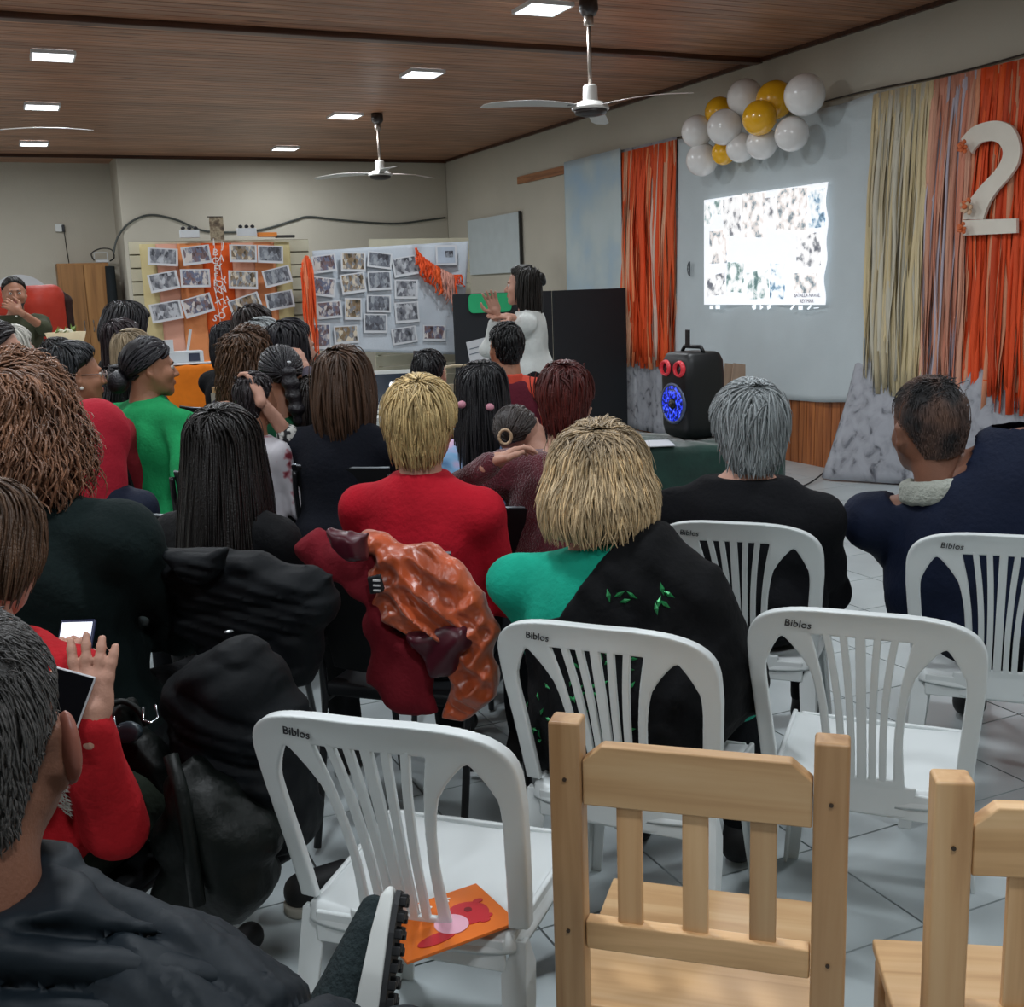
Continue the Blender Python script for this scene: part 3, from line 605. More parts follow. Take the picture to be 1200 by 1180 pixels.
# ---------------- ceiling fans
m_fanw = mat('fan_white', '#c9c8c4', .35, .03); m_fand = mat('fan_dark', '#2b2422', .4, .05); m_rod = mat('fan_rod', '#9a9088', .3, .05, metal=.7)
def fan(x, y, z, a0, label, R=.62):
    t = thing('ceiling_fan', label, 'ceiling fan', (x, y, 0), 0, 'three-blade ceiling fans')
    MB().lathe([(.0, 3.285), (.058, 3.285), (.062, 3.22), (.04, 3.185), (.0, 3.185)], n=20).build('canopy_cup', m_fand, t, smooth=True)
    MB().lathe([(.03, 3.19), (.033, 3.13), (.012, 3.12)], n=16).build('rod_sleeve', m_rod, t, smooth=True)
    MB().tube([(0, 0, 3.14), (0, 0, z+.13)], .013, 12).build('rod', m_rod, t, smooth=True)
    MB().lathe([(.0, z+.15), (.036, z+.15), (.046, z+.14), (.048, z+.05), (.05, z+.045), (0, z+.045)], n=24).build('motor_neck', m_fanw, t, smooth=True)
    MB().lathe([(0, z+.05), (.06, z+.05), (.10, z+.035), (.122, z+.01), (.122, z-.004), (0, z-.004)], n=32).build('motor_housing', m_fanw, t, bevel=.003, smooth=True)
    MB().lathe([(0, z-.003), (.108, z-.003), (.10, z-.03), (.05, z-.042), (0, z-.044)], n=32).build('motor_cap', m_fand, t, smooth=True)
    for k in range(3):
        a = a0+k*2*PI/3; rows = []; M = rotz(a)
        for i in range(13):
            u = i/12; r = .10+u*(R-.10); hw = .028+.034*math.sin(min(1, u*1.6)*PI/2); 
            if i == 12: hw *= .55
            tw = .20*(1-u*.5); zz = z+.018+.012*math.sin(u*PI)-.015*u*u; rows.append([M@v(r, s_*hw, 0)+v(0, 0, zz+s_*hw*tw+th) for s_, th in ((-1, 0), (1, 0), (1, .004), (-1, .004))])
        b = MB().strip(rows).build('blade', m_fanw if k != 2 else mat('blade_under', '#b9aea8', .35, .05), t, bevel=.0015)
        MB().bar(M@v(.07, 0, z+.03), M@v(.16, 0, z+.022), .03, .006).build('blade_arm', m_fand, b)
fan(3.6, 6.6, 2.62, math.radians(-24+80), 'nearest ceiling fan, white motor on a long rod below the planks', .74)
fan(3.7, 11.3, 2.68, math.radians(-24+165), 'far ceiling fan beyond the presenter, in front of the back wall', .72)
fan(-.02, 8.0, 2.57, math.radians(-24+3), 'ceiling fan cut by the left edge, one thin blade in view', .72)

# ---------------- hangings on the right wall
def sheet(name, fn, nu, nv, m, parent=None, th=.003, col=None):
    """hanging cloth: fn(u,v)->point"""
    V = [fn(i/nu, j/nv) for i in range(nu+1) for j in range(nv+1)]; I = np.arange((nu+1)*(nv+1)).reshape(nu+1, nv+1)
    F = np.stack([I[:-1, :-1], I[1:, :-1], I[1:, 1:], I[:-1, 1:]], -1).reshape(-1, 4); o = link(name, mesh_np(name, V, F, m), parent); md = o.modifiers.new('solid', 'SOLIDIFY'); md.thickness = th; md.offset = 0; return o
m_sheet = mat('cloth_sheet_white', '#b7c0c3', .8, .05, 2, .2, 120)
def fn(u, w_):
    y = 9.09+(6.50-9.09)*u; zt = 2.80-.02*math.sin(u*9)*math.sin(u*PI)-.02*math.sin(PI*u*3); zb = .535+.03*math.sin(u*7)+.02*u; z = zt+(zb-zt)*w_
    return v(XR-.055-.012*math.sin(u*31+w_*2)*w_-.02*math.sin(u*13+1)*w_**2-.03*w_*abs(math.sin(u*4.5)), y-.05*w_*math.sin(u*3)*0+(.06*w_*(1-u)), z)
o = sheet('white_sheet', fn, 110, 40, m_sheet); tag(o, 'plain white sheet hung on the right wall as a projection screen', 'sheet')
# second strip of white sheet (left margin of the screen)
# projected picture, its light put in as a thin glowing panel
Y0, Y1, Z0, Z1 = 8.76, 7.045, 1.29, 2.235
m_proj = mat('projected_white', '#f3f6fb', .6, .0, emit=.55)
Y0, Z1 = aty(825, 236, 8.76)[1], 2.235
XS = XR-.105
q = [atx(a, b_, XS) for a, b_ in ((825, 236), (971, 213), (971, 357), (825, 357))]; Y0, Y1 = q[0][1], q[1][1]; Z0, ZL, ZR = q[3][2], q[0][2], q[1][2]; Z1 = ZR
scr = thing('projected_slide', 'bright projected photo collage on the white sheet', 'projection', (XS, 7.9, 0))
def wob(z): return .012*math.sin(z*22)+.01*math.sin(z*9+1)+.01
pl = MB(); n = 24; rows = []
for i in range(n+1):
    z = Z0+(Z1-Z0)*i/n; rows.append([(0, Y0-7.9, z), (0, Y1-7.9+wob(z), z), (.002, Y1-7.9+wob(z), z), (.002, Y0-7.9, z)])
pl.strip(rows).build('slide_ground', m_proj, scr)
rs = random.Random(3)
PH = [('#8fa7a4', '#dfe6e6', '#5f7a7a'), ('#9ea0a4', '#f0eeee', '#6d6f78'), ('#a9b3b8', '#f2e6e0', '#777f86'), ('#86a5bd', '#e8f2f8', '#5b7287')]
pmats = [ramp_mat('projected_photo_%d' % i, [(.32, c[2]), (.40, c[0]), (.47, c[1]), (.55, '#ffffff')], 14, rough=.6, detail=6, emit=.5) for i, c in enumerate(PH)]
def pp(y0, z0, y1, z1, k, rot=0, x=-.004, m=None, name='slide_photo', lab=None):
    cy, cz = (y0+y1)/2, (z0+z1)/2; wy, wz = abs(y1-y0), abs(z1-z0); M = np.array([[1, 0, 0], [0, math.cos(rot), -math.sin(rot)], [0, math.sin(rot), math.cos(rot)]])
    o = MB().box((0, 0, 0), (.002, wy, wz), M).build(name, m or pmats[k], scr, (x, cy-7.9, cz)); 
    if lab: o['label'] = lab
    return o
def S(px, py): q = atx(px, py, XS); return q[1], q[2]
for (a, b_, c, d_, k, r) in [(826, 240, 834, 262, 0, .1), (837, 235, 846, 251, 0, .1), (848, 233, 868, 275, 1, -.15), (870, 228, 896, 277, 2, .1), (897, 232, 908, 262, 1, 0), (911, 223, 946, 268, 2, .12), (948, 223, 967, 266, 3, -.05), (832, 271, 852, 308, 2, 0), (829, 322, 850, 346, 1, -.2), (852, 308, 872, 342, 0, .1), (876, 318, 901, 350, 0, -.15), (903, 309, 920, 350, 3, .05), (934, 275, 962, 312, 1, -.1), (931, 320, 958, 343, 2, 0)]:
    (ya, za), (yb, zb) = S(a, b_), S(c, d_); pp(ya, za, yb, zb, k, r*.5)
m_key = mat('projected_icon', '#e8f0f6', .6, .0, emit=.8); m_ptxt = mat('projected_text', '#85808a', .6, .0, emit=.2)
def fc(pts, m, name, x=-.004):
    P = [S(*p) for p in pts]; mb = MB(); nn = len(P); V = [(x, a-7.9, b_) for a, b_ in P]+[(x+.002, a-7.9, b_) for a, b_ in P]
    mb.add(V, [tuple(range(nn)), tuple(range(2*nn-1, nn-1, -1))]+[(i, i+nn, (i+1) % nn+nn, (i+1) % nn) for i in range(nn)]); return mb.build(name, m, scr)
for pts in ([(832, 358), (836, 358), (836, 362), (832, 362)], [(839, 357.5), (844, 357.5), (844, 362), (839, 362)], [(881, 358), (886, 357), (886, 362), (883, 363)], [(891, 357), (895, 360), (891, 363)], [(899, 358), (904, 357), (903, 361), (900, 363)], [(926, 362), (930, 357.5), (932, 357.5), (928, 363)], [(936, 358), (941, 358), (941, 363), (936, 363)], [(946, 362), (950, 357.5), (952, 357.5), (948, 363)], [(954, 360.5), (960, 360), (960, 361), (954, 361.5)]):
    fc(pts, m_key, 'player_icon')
def text_mesh(s_, size, ext=.0008, shear=0, name='text'):
    c = D.curves.new(name, 'FONT'); c.body = s_; c.size = size; c.extrude = ext; c.shear = shear; c.align_x = 'CENTER'; c.align_y = 'CENTER'; c.resolution_u = 3
    o = D.objects.new(name, c); COL.objects.link(o); bpy.context.view_layer.update(); me = D.meshes.new_from_object(o.evaluated_get(bpy.context.evaluated_depsgraph_get())); D.objects.remove(o); me.name = name; return me
def text(s_, size, m, M4, parent=None, name='lettering', ext=.0008, shear=0):
    me = text_mesh(s_, size, ext, shear); me.materials.append(m); o = link(name, me, parent); o.matrix_local = Matrix(M4); return o
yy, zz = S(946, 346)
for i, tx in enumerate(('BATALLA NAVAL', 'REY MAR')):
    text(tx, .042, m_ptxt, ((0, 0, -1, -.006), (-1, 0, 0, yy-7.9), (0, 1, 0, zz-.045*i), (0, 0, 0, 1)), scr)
# fringe curtains of torn paper strips
def fringe(label, y0, y1, ztop, zbot, cols, n, x=XR-.07, wd=.022, seed=0, name='fringe_curtain', group=None, axis='y', depth=.05, base=None, ybase=None, hdr=None, holes=.0, ztopf=None, zbotf=None):
    r = np.random.default_rng(seed); t = thing(name, label, 'curtain', (x, (y0+y1)/2, 0) if axis == 'y' else ((y0+y1)/2, ybase, 0), 0, group); V = []; F = []; C_ = []; off = 0
    for k in range(n):
        u = (k+r.uniform(-.5, .5))/n
        c = np.array(srgb(cols(u, r))); c = c*r.uniform(.82, 1.12); zt = ztopf(u) if ztopf else ztop; zb = (zbotf(u) if zbotf else zbot)+abs(r.normal(0, .08)); w2 = wd*r.uniform(.5, 1.3); m_ = 12; ph = r.uniform(0, 6.3, 4); dx = r.uniform(0, depth); pts = []
        for i in range(m_):
            q = i/(m_-1); z = zt+(zb-zt)*q; yo = q*(.012*math.sin(ph[0]+q*7)+.010*math.sin(ph[1]+q*17)+r.normal(0, .002)); xo = dx*min(1, q*3)+.008*math.sin(ph[2]+q*11); ang = .8*math.sin(ph[3]+q*5)*min(1, q*2); s1, c1 = math.sin(ang), math.cos(ang)
            yc = y0+(y1-y0)*u+yo
            if axis == 'y': pts += [(-xo-s1*w2/2, yc-c1*w2/2-(y0+y1)/2, z), (-xo+s1*w2/2, yc+c1*w2/2-(y0+y1)/2, z)]
            else: pts += [(yc-c1*w2/2-(y0+y1)/2, -xo-s1*w2/2, z), (yc+c1*w2/2-(y0+y1)/2, -xo+s1*w2/2, z)]
        V += pts; I = np.arange(m_*2).reshape(m_, 2)+off; F.append(np.stack([I[:-1, 0], I[:-1, 1], I[1:, 1], I[1:, 0]], -1)); C_ += [c]*(m_*2); off += m_*2
    if hdr:
        for (ua, ub, cc, hl_) in hdr:
            ya, yb2 = y0+(y1-y0)*ua, y0+(y1-y0)*ub
            def fh(u, w_, ya=ya, yb2=yb2, hl_=hl_): return v(-.004-.008*math.sin(u*19+w_*3)*w_, ya+(yb2-ya)*u-(y0+y1)/2, ztop-hl_*w_*(1+.06*math.sin(u*31)))
            sheet('uncut_paper', fh, 24, 16, mat('crepe_'+cc[1:], cc, .7, .06, 6, .3, 30, stretch=(1, 6, .4)), t, .002)
    o = link('paper_strips', mesh_np('paper_strips', V, np.concatenate(F), mat('crepe_paper', '#ffffff', .7, .04, 8, .2, 60, attr=True), True, np.array(C_)), t); o['kind'] = 'stuff'
    md = o.modifiers.new('solid', 'SOLIDIFY'); md.thickness = .0015
    return t
OR, PE, BE, WH = '#e0561c', '#dba07e', '#cdbb92', '#c9c4c4'
DO = '#dd4a12'
pick = lambda r, l: l[r.integers(len(l))]
# patterned backing cloths
m_splat = ramp_mat('cloth_splatter', [(.30, '#45474e'), (.37, '#74767d'), (.43, '#92949a'), (.55, '#9fa1a8'), (.8, '#a9abb2')], 11, detail=7, dist=.5, rough=.85, stretch=(1, 1, .8))
def cl1(u, w_):
    y = 11.30+(9.12-11.30)*u; z = 2.83+(-.03+.0-2.80)*w_; return v(XR-.055-.012*math.sin(u*40)*w_-.015*math.sin(u*17)*w_, y, max(z, .02))
o = sheet('splatter_cloth', cl1, 70, 30, m_splat); tag(o, 'grey splatter-patterned cloth hanging behind the far orange fringe', 'cloth')
def cl1b(u, w_):
    y = 11.32+(10.08-11.32)*u; z = 2.84+(.9-2.84)*w_; return v(XR-.10-.010*math.sin(u*23)*w_, y, z)
m_pale = ramp_mat('cloth_pale_blue', [(.32, '#9cb4c6'), (.45, '#a9b9c0'), (.55, '#b3bfc0'), (.75, '#bac4c6')], 1.6, detail=3, rough=.85)
o = sheet('pale_blue_cloth', cl1b, 40, 20, m_pale); tag(o, 'pale blue-white cloth beside the far orange fringe', 'cloth')
def cl2(u, w_):
    y = 6.53+(4.2-6.53)*u; z = 2.79+(.012-2.79)*w_; fl = max(0, w_-.55)/.45; return v(XR-.03-.015*math.sin(u*43)*w_-.35*fl**1.5*(.6+.4*math.sin(u*15+1)), y+.12*w_*(1-u), z)
o = sheet('splatter_cloth', cl2, 80, 40, m_splat); tag(o, 'grey splatter-patterned cloth hanging to the floor under the number', 'cloth')
fringe('orange paper fringe curtain left of the balloons, peach at both edges', 10.09, 9.12, 2.80, .66, lambda u, r: pick(r, (PE, PE, OR)) if (u < .2 or u > .8) else pick(r, (DO, DO, OR, DO, '#e88a5a') if u < .6 or u > .7 else ('#d0b4a4', OR)), 110, wd=.045, seed=1, hdr=[(0, .2, '#c98866', 1.5), (.2, .8, '#d14c14', 1.3), (.8, 1, '#cf8f6c', 1.7)], group='paper fringe curtains')
fringe('beige cream paper fringe curtain right of the projection sheet', 6.50, 5.95, 2.78, .62, lambda u, r: pick(r, (BE, BE, '#c9b88c', '#cbbd9c', '#bcb6a4')), 95, wd=.034, seed=2, hdr=[(0, 1, '#bfae88', 1.9)], group='paper fringe curtains')
fringe('peach pink paper fringe curtain behind the left half of the number', 5.95, 5.56, 2.78, .55, lambda u, r: pick(r, ('#c98a72', '#d39a80', '#c77f66', '#b9b0bb')), 62, wd=.030, seed=3, hdr=[(0, 1, '#bf8069', 1.3)], group='paper fringe curtains')
fringe('deep orange paper fringe curtain at the right picture edge', 5.56, 4.55, 2.78, .60, lambda u, r: pick(r, (DO, DO, '#d24410', OR, '#cf8a68')), 150, wd=.034, seed=4, hdr=[(0, 1, '#cc4512', 1.5)], group='paper fringe curtains')
# batten, white board, door hook
tag(MB().box((XR-.012, 12.05, 2.78), (.024, 1.36, .09)).build('wooden_batten', wood_mat('batten_wood', '#6f4527', '#8b5a36', '#9c6a43', 1, 2, .6), bevel=.004), 'brown wooden batten fixed high on the right wall', 'batten')
t = thing('notice_board', 'blank pale board on the right wall left of the presenter', 'board', (XR-.03, 13.5, 0)); MB().box((0, 0, 2.05), (.02, 1.66, .72)).build('panel', mat('board_pale', '#b7c0c2', .5, .04), t); MB().box((-.003, -.84, 2.05), (.03, .025, .74)).build('edge_strip', mat('board_edge', '#2c2c2a', .6), t)
a = atx(808, 315, XR-.1); t = thing('door_pull', 'small grey ring handle left of the projected slide', 'handle', tuple(a))
mb = MB(); mb.tube([(0, .045*math.cos(q)*.7, .06*math.sin(q)) for q in np.linspace(-PI/2, PI/2, 12)], .006, 8); mb.bar((0, 0, -.065), (0, 0, .065), .012, .012); mb.build('ring', mat('steel_grey', '#6b7074', .4, .05, metal=.6), t)
# cable rail line above the curtains
tag(MB().tube([v(XR-.03, y, 2.815+.012*math.sin(y*3)) for y in np.linspace(11.4, 4.4, 60)], .006, 6).build('curtain_wire', mat('wire_dark', '#38312b', .6)), 'thin dark wire from which the sheets and fringes hang', 'wire')
# socket and extension lead
a = atx(1006, 485, XR-.02); t = thing('wall_socket', 'white wall socket with plug on the wood panelling', 'socket', tuple(a)); MB().box((-.01, 0, 0), (.02, .085, .085)).build('cover_plate', mat('plastic_white', '#cfd2cf', .4, .03), t, bevel=.004); MB().box((-.035, .012, .0), (.035, .045, .04)).build('plug', mat('plug_grey', '#b9bab6', .4), t, bevel=.006)
pts = [a+v(-.05, .01, 0), atx(985, 515, XR-.10), atx(972, 545, XR-.2), atz(955, 562, .02), atz(935, 571, .012), atz(900, 574, .012), atz(850, 570, .012)]
def spl(P, n=8):
    P = [np.asarray(p, float) for p in P]; out = []
    for i in range(len(P)-1):
        p0, p1, p2, p3 = P[max(i-1, 0)], P[i], P[i+1], P[min(i+2, len(P)-1)]
        for k in range(n): t = k/n; out.append(.5*((2*p1)+(-p0+p2)*t+(2*p0-5*p1+4*p2-p3)*t*t+(-p0+3*p1-3*p2+p3)*t**3))
    return out+[P[-1]]
m_cable = mat('cable_black', '#15120f', .5)
tag(MB().tube(spl(pts), .006, 6).build('power_cable', m_cable, smooth=True), 'black power cable curling from the wall socket onto the floor', 'cable')
# ---------------- balloons
m_bw = mat('balloon_white', '#e6e4e2', .22, .02, spec=.5, coat=.3); m_by = mat('balloon_yellow', '#f0b31c', .22, .03, coat=.3)
BL = [(943, 111, 24, 'w', .0, 'large white balloon at the upper right end of the cluster'), (908, 117, 22, 'y', .14, 'yellow balloon tucked behind the upper right white balloon'), (873, 114, 21, 'w', .10, 'white balloon at the top middle of the cluster'), (890, 138, 20, 'y', -.05, 'yellow balloon in the centre front of the cluster'), (843, 131, 17, 'y', .16, 'small yellow balloon peeking out at the upper left'), (849, 149, 20.5, 'w', -.04, 'white balloon in front at the left centre'), (817, 154, 18.5, 'w', .03, 'white balloon at the left end of the cluster'), (823, 187, 19, 'w', .08, 'lowest white balloon over the orange fringe edge'), (848, 179, 14, 'y', .10, 'small yellow balloon between the lowest white balloons'), (868, 173, 17, 'w', .08, 'white balloon at the bottom middle left of the cluster'), (893, 168, 18.5, 'w', .06, 'white balloon at the bottom middle under the yellow one'), (928, 157, 20, 'w', .04, 'white balloon at the lower right of the cluster')]
for (px, py, rp, c, dx, lab) in BL:
    X = XR-.33+dx; p = atx(px, py, X); dd = (p-CP)@CF; r = rp/FPX*dd; t = thing('balloon', lab, 'balloon', tuple(p), 0, 'balloon cluster on the right wall'); m = m_bw if c == 'w' else m_by
    prof = [(0, r)]+[(r*math.sin(a_), r*math.cos(a_)) for a_ in np.linspace(.15, PI*.72, 16)]+[(r*.42, -r*.93), (r*.16, -r*1.08), (r*.06, -r*1.13), (0, -r*1.13)]
    rnd = random.Random(px); R_ = np.array(Matrix.Rotation(rnd.uniform(.5, 1.4), 3, 'Y'))@rotz(rnd.uniform(0, 1)) if 1 else None
    R_ = np.array([[0, 0, -1], [0, 1, 0], [1, 0, 0]], float) if False else np.array(Matrix.Rotation(math.radians(-100+rnd.uniform(-25, 25)), 3, 'Y'))
    MB().lathe(prof, n=32, R=R_).build('skin', m, t, smooth=True); MB().lathe([(0, -r*1.12), (r*.05, -r*1.12), (r*.10, -r*1.19), (0, -r*1.19)], n=10, R=R_).build('knot', m, t, smooth=True)
# ---------------- number two
num = thing('number_cutout', 'large white cut-out number 2 pinned on the orange fringe', 'number', (XR-.16, 5.4, 0))
m_foam = mat('foam_white', '#d8d1c4', .7, .04)
def tw(px, py): q = atx(px, py, XR-.16); return (q[1]-5.4, q[2])
outer = [(1126, 163), (1138, 150), (1155, 143), (1172, 142), (1187, 150), (1195, 170), (1193, 190), (1183, 207), (1168, 224), (1158, 240), (1152, 257)]
inner = [(1128, 257), (1134, 238), (1148, 219), (1163, 203), (1172, 190), (1175, 178), (1170, 168), (1160, 165), (1148, 168), (1140, 177), (1139, 180)]
poly = [tw(*p) for p in [(1131, 262)]][:0]
O_ = [tw(*p) for p in outer]; I_ = [tw(*p) for p in inner][::-1]
OO = [p[:2] for p in [tuple(q) for q in spl([(a, b_, 0) for a, b_ in O_], 4)]]; II = [tuple(q)[:2] for q in spl([(a, b_, 0) for a, b_ in I_], 4)]
mb = MB(); rows = [[(0, a, b_), (0, c, d_), (.022, c, d_), (.022, a, b_)] for (a, b_), (c, d_) in zip(OO, II)]; mb.strip(rows)
fo = [tw(1128, 258), tw(1191, 256), tw(1191, 273), tw(1128, 276)]; V = [(0, a, b_) for a, b_ in fo]+[(.022, a, b_) for a, b_ in fo]; mb.add(V, [(0, 1, 2, 3), (7, 6, 5, 4), (0, 4, 5, 1), (1, 5, 6, 2), (2, 6, 7, 3), (3, 7, 4, 0)])
mb.build('digit', m_foam, num)
for i, (px, py, rr, lab) in enumerate([(1132, 172, 9, 'orange paper flower at the upper tip of the number'), (1137, 242, 11, 'pale and orange paper flower on the waist of the number'), (1131, 267, 8, 'orange paper flower at the left foot of the number')]):
    p = atx(px, py, XR-.18); rad = rr/FPX*((p-CP)@CF); t = thing('paper_flower', lab, 'flower', tuple(p), 0, 'paper flowers on the number'); rf = random.Random(i); mats_ = [mat('petal_orange', '#cf6a3a', .7, .1), mat('petal_pale', '#c9a98a', .7, .1)]
    for k in range(9):
        a_ = k*2.4; q = (k/9)**.5; c = v(-.02-.03*(1-q), rad*.75*q*math.cos(a_), rad*.75*q*math.sin(a_)); M = np.array(Matrix.Rotation(a_, 3, 'X'))@np.array(Matrix.Rotation(.5*q, 3, 'Z'))
        V, Q = solid([('e', c, v(.012, rad*.38, rad*.3), M)], .008, .0, .015); link('petal', mesh_np('petal', V, Q, mats_[(1 if i == 1 and k % 3 else 0)]), t)

# ---------------- boards on the far side
m_slat = mat('slat_cream', '#c3bfa8', .6, .05); BY = 10.6
pt = thing('striped_display_board', 'tall display board covered with cream, peach and orange paper stripes', 'display board', (2.0, BY+.1, 0))
def bx2(px, py, yy=BY): return aty(px, py, yy)
L_, R_b = aty(152, 283, BY)[0], aty(365, 278, BY)[0]; zt = 2.03
nsl = 15; hs = (zt-.25)/nsl
for k in range(nsl): MB().box(((L_+R_b)/2-2.0, .03, .25+hs*(k+.5)), (R_b-L_, .02, hs-.012)).build('slat', m_slat, pt, bevel=.003)
MB().box(((L_+R_b)/2-2.0, .05, 1.14), (R_b-L_, .012, 1.78)).build('backing', mat('board_back', '#7c7763', .8), pt)
for x in (L_+.1, R_b-.1): MB().box((x-2.0, .075, 1.0), (.04, .04, 2.0)).build('post', m_slat, pt)
stripes = [(168, 187, '#c9bb8a'), (187, 212, '#d7a08a'), (212, 240, '#d98a55'), (240, 275, '#e25a12'), (275, 301, '#dba288'), (301, 325, '#d98f60'), (325, 343, '#c6b988')]
for (a, b_, c) in stripes:
    x0, x1 = aty(a+1, 350, BY)[0], aty(b_+1, 350, BY)[0]
    def f2(u, w_, x0=x0, x1=x1): return v(x0+(x1-x0)*u-2.0, -.09+.004*math.sin(w_*23+x0*9)-.004*abs(math.sin(u*PI)), 2.0-1.25*w_)
    sheet('paper_stripe', f2, 6, 20, mat('stripe'+c[1:], c, .75, .04, 4, .15, 30), pt, .002)
# photographs pinned to the boards
PHC = [('#2b2d33', '#6c6f78', '#b5b9bf', '#8c8f94'), ('#2d2a33', '#7a6262', '#c9c2bd', '#5f6b86'), ('#39352e', '#8a7458', '#cfc3ae', '#77808c'), ('#34343a', '#5d6069', '#9aa0a6', '#707680')]
def photo_mat(i):
    n = 'photo_print_%d' % i
    if n in MATS: return MATS[n]
    c = PHC[i % 4]; m = D.materials.new(n); m.use_nodes = True; nt = m.node_tree; b = nt.nodes['Principled BSDF']; N = nt.nodes.new; lk = nt.links.new; tc = N('ShaderNodeTexCoord'); mp = N('ShaderNodeMapping'); lk(tc.outputs['Object'], mp.inputs[0]); mp.inputs['Location'].default_value = (i*3.1, i*1.7, i*2.3); mp.inputs['Scale'].default_value = (1.6, 1, 1)
    nz = N('ShaderNodeTexVoronoi'); nz.inputs['Scale'].default_value = 22; lk(mp.outputs[0], nz.inputs[0]); n2 = N('ShaderNodeTexNoise'); n2.inputs['Scale'].default_value = 11; n2.inputs['Detail'].default_value = 5; lk(mp.outputs[0], n2.inputs[0])
    sp = N('ShaderNodeSeparateColor'); lk(nz.outputs['Color'], sp.inputs[0]); mx = N('ShaderNodeMath'); mx.operation = 'MULTIPLY_ADD'; lk(sp.outputs[0], mx.inputs[0]); mx.inputs[1].default_value = .45; lk(n2.outputs[0], mx.inputs[2])
    rp = N('ShaderNodeValToRGB'); lk(mx.outputs[0], rp.inputs[0]); el = rp.color_ramp.elements; el.new(.5); el.new(.6)
    for e, p, cc in zip(el, (.42, .62, .76, .92), (c[0], c[1], c[3], c[2])): e.position = p; e.color = (*srgb(cc), 1)
    lk(rp.outputs[0], b.inputs['Base Color']); b.inputs['Roughness'].default_value = .35; MATS[n] = m; return m
m_paper = mat('photo_paper', '#c9ccd0', .5, .02)
def photo(px, py, w_, h_, rot, i, yy, label, group, bx=None):
    p = aty(px, py, yy); sc = ((p-CP)@CF)/FPX; W_, H_ = w_*sc*1.06, h_*sc; t = thing('photo_print', label, 'photo', tuple(p), 0, group); t.rotation_euler = (0, math.radians(rot), 0)
    MB().box((0, 0, 0), (W_, .003, H_)).build('paper', m_paper, t); MB().box((-.0, -.0025, H_*.035), (W_*.86, .002, H_*.80)).build('image', photo_mat(i), t)
P1 = [(191, 301, 32, 20, 4), (230, 299, 31, 21, -6), (285, 297, 30, 20, 2), (317, 298, 28, 20, 3), (192, 330, 32, 21, -9), (229, 326, 32, 21, 1), (285, 328, 32, 21, 3), (325, 324, 31, 20, -12), (195, 365, 34, 22, -8), (232, 358, 33, 22, -14), (288, 358, 35, 22, -17), (328, 352, 31, 20, -8)]
RN = ['top', 'middle', 'bottom']; CN = ['first', 'second', 'third', 'fourth']
for i, (a, b_, w_, h_, r) in enumerate(P1): photo(a, b_, w_, h_, r, i, BY-.105, 'printed photo on the striped board, %s row, %s from the left' % (RN[i//4], CN[i % 4]), 'photos on the striped board')
SY = 10.35
P2 = [(380, 309, 27, 20, -6, 'top row', 'first'), (414, 307, 28, 22, 2, 'top row', 'second'), (445, 305, 28, 18, 8, 'top row', 'third'), (475, 312, 29, 22, -8, 'top row', 'fourth'), (379, 336, 27, 22, 8, 'second row', 'first'), (414, 332, 28, 23, -6, 'second row', 'second'), (445, 329, 27, 22, -1, 'second row', 'third'), (476, 339, 27, 22, 2, 'second row', 'fourth'),
      (386, 363, 28, 20, -3, 'third row', 'first'), (414, 362, 19, 25, 3, 'third row', 'second'), (444, 356, 28, 20, 3, 'third row', 'third'), (477, 366, 28, 24, -2, 'third row', 'fourth'), (377, 394, 20, 30, 2, 'bottom row', 'first'), (406, 392, 28, 21, -1, 'bottom row', 'second'), (440, 379, 27, 22, 3, 'bottom row', 'third'), (474, 393, 29, 19, -6, 'bottom row', 'fourth'), (509, 390, 27, 18, 3, 'bottom row', 'fifth')]
for i, (a, b_, w_, h_, r, rn, cn) in enumerate(P2): photo(a, b_, w_, h_, r, i+1, SY-.05, 'printed photo on the white hanging sheet, %s, %s from the left' % (rn, cn), 'photos on the white sheet')
p = aty(523, 299, SY-.05); t = thing('photo_print', 'pale printed page with small grey picture at the upper right of the white sheet', 'photo', tuple(p)); MB().box((0, 0, 0), (.22, .003, .19)).build('paper', m_paper, t); MB().box((0, -.002, 0), (.18, .002, .15)).build('image_ground', mat('page_blue', '#aab6c4', .5), t); MB().box((.03, -.004, .01), (.08, .002, .06)).build('image', photo_mat(3), t)
# white sheet 2
x0, x1 = aty(366, 294, SY)[0], aty(549, 283, SY)[0]
def f3(u, w_):
    ztop = 1.905+.065*u; zb = .99-.12*u; xx = x0+(x1-.12*w_-x0)*u; pull = math.sin(u*9)*.02*(1-w_)+.02*math.sin(u*29+w_*6)*(1-w_)**2*(u > .6); return v(xx, SY+pull-.03*w_, ztop+(zb-ztop)*w_)
o = sheet('photo_sheet', f3, 60, 30, mat('cloth_sheet_grey', '#b9c1c9', .7, .05, 3, .25, 60)); tag(o, 'white sheet stretched as a photo wall between the boards', 'sheet')
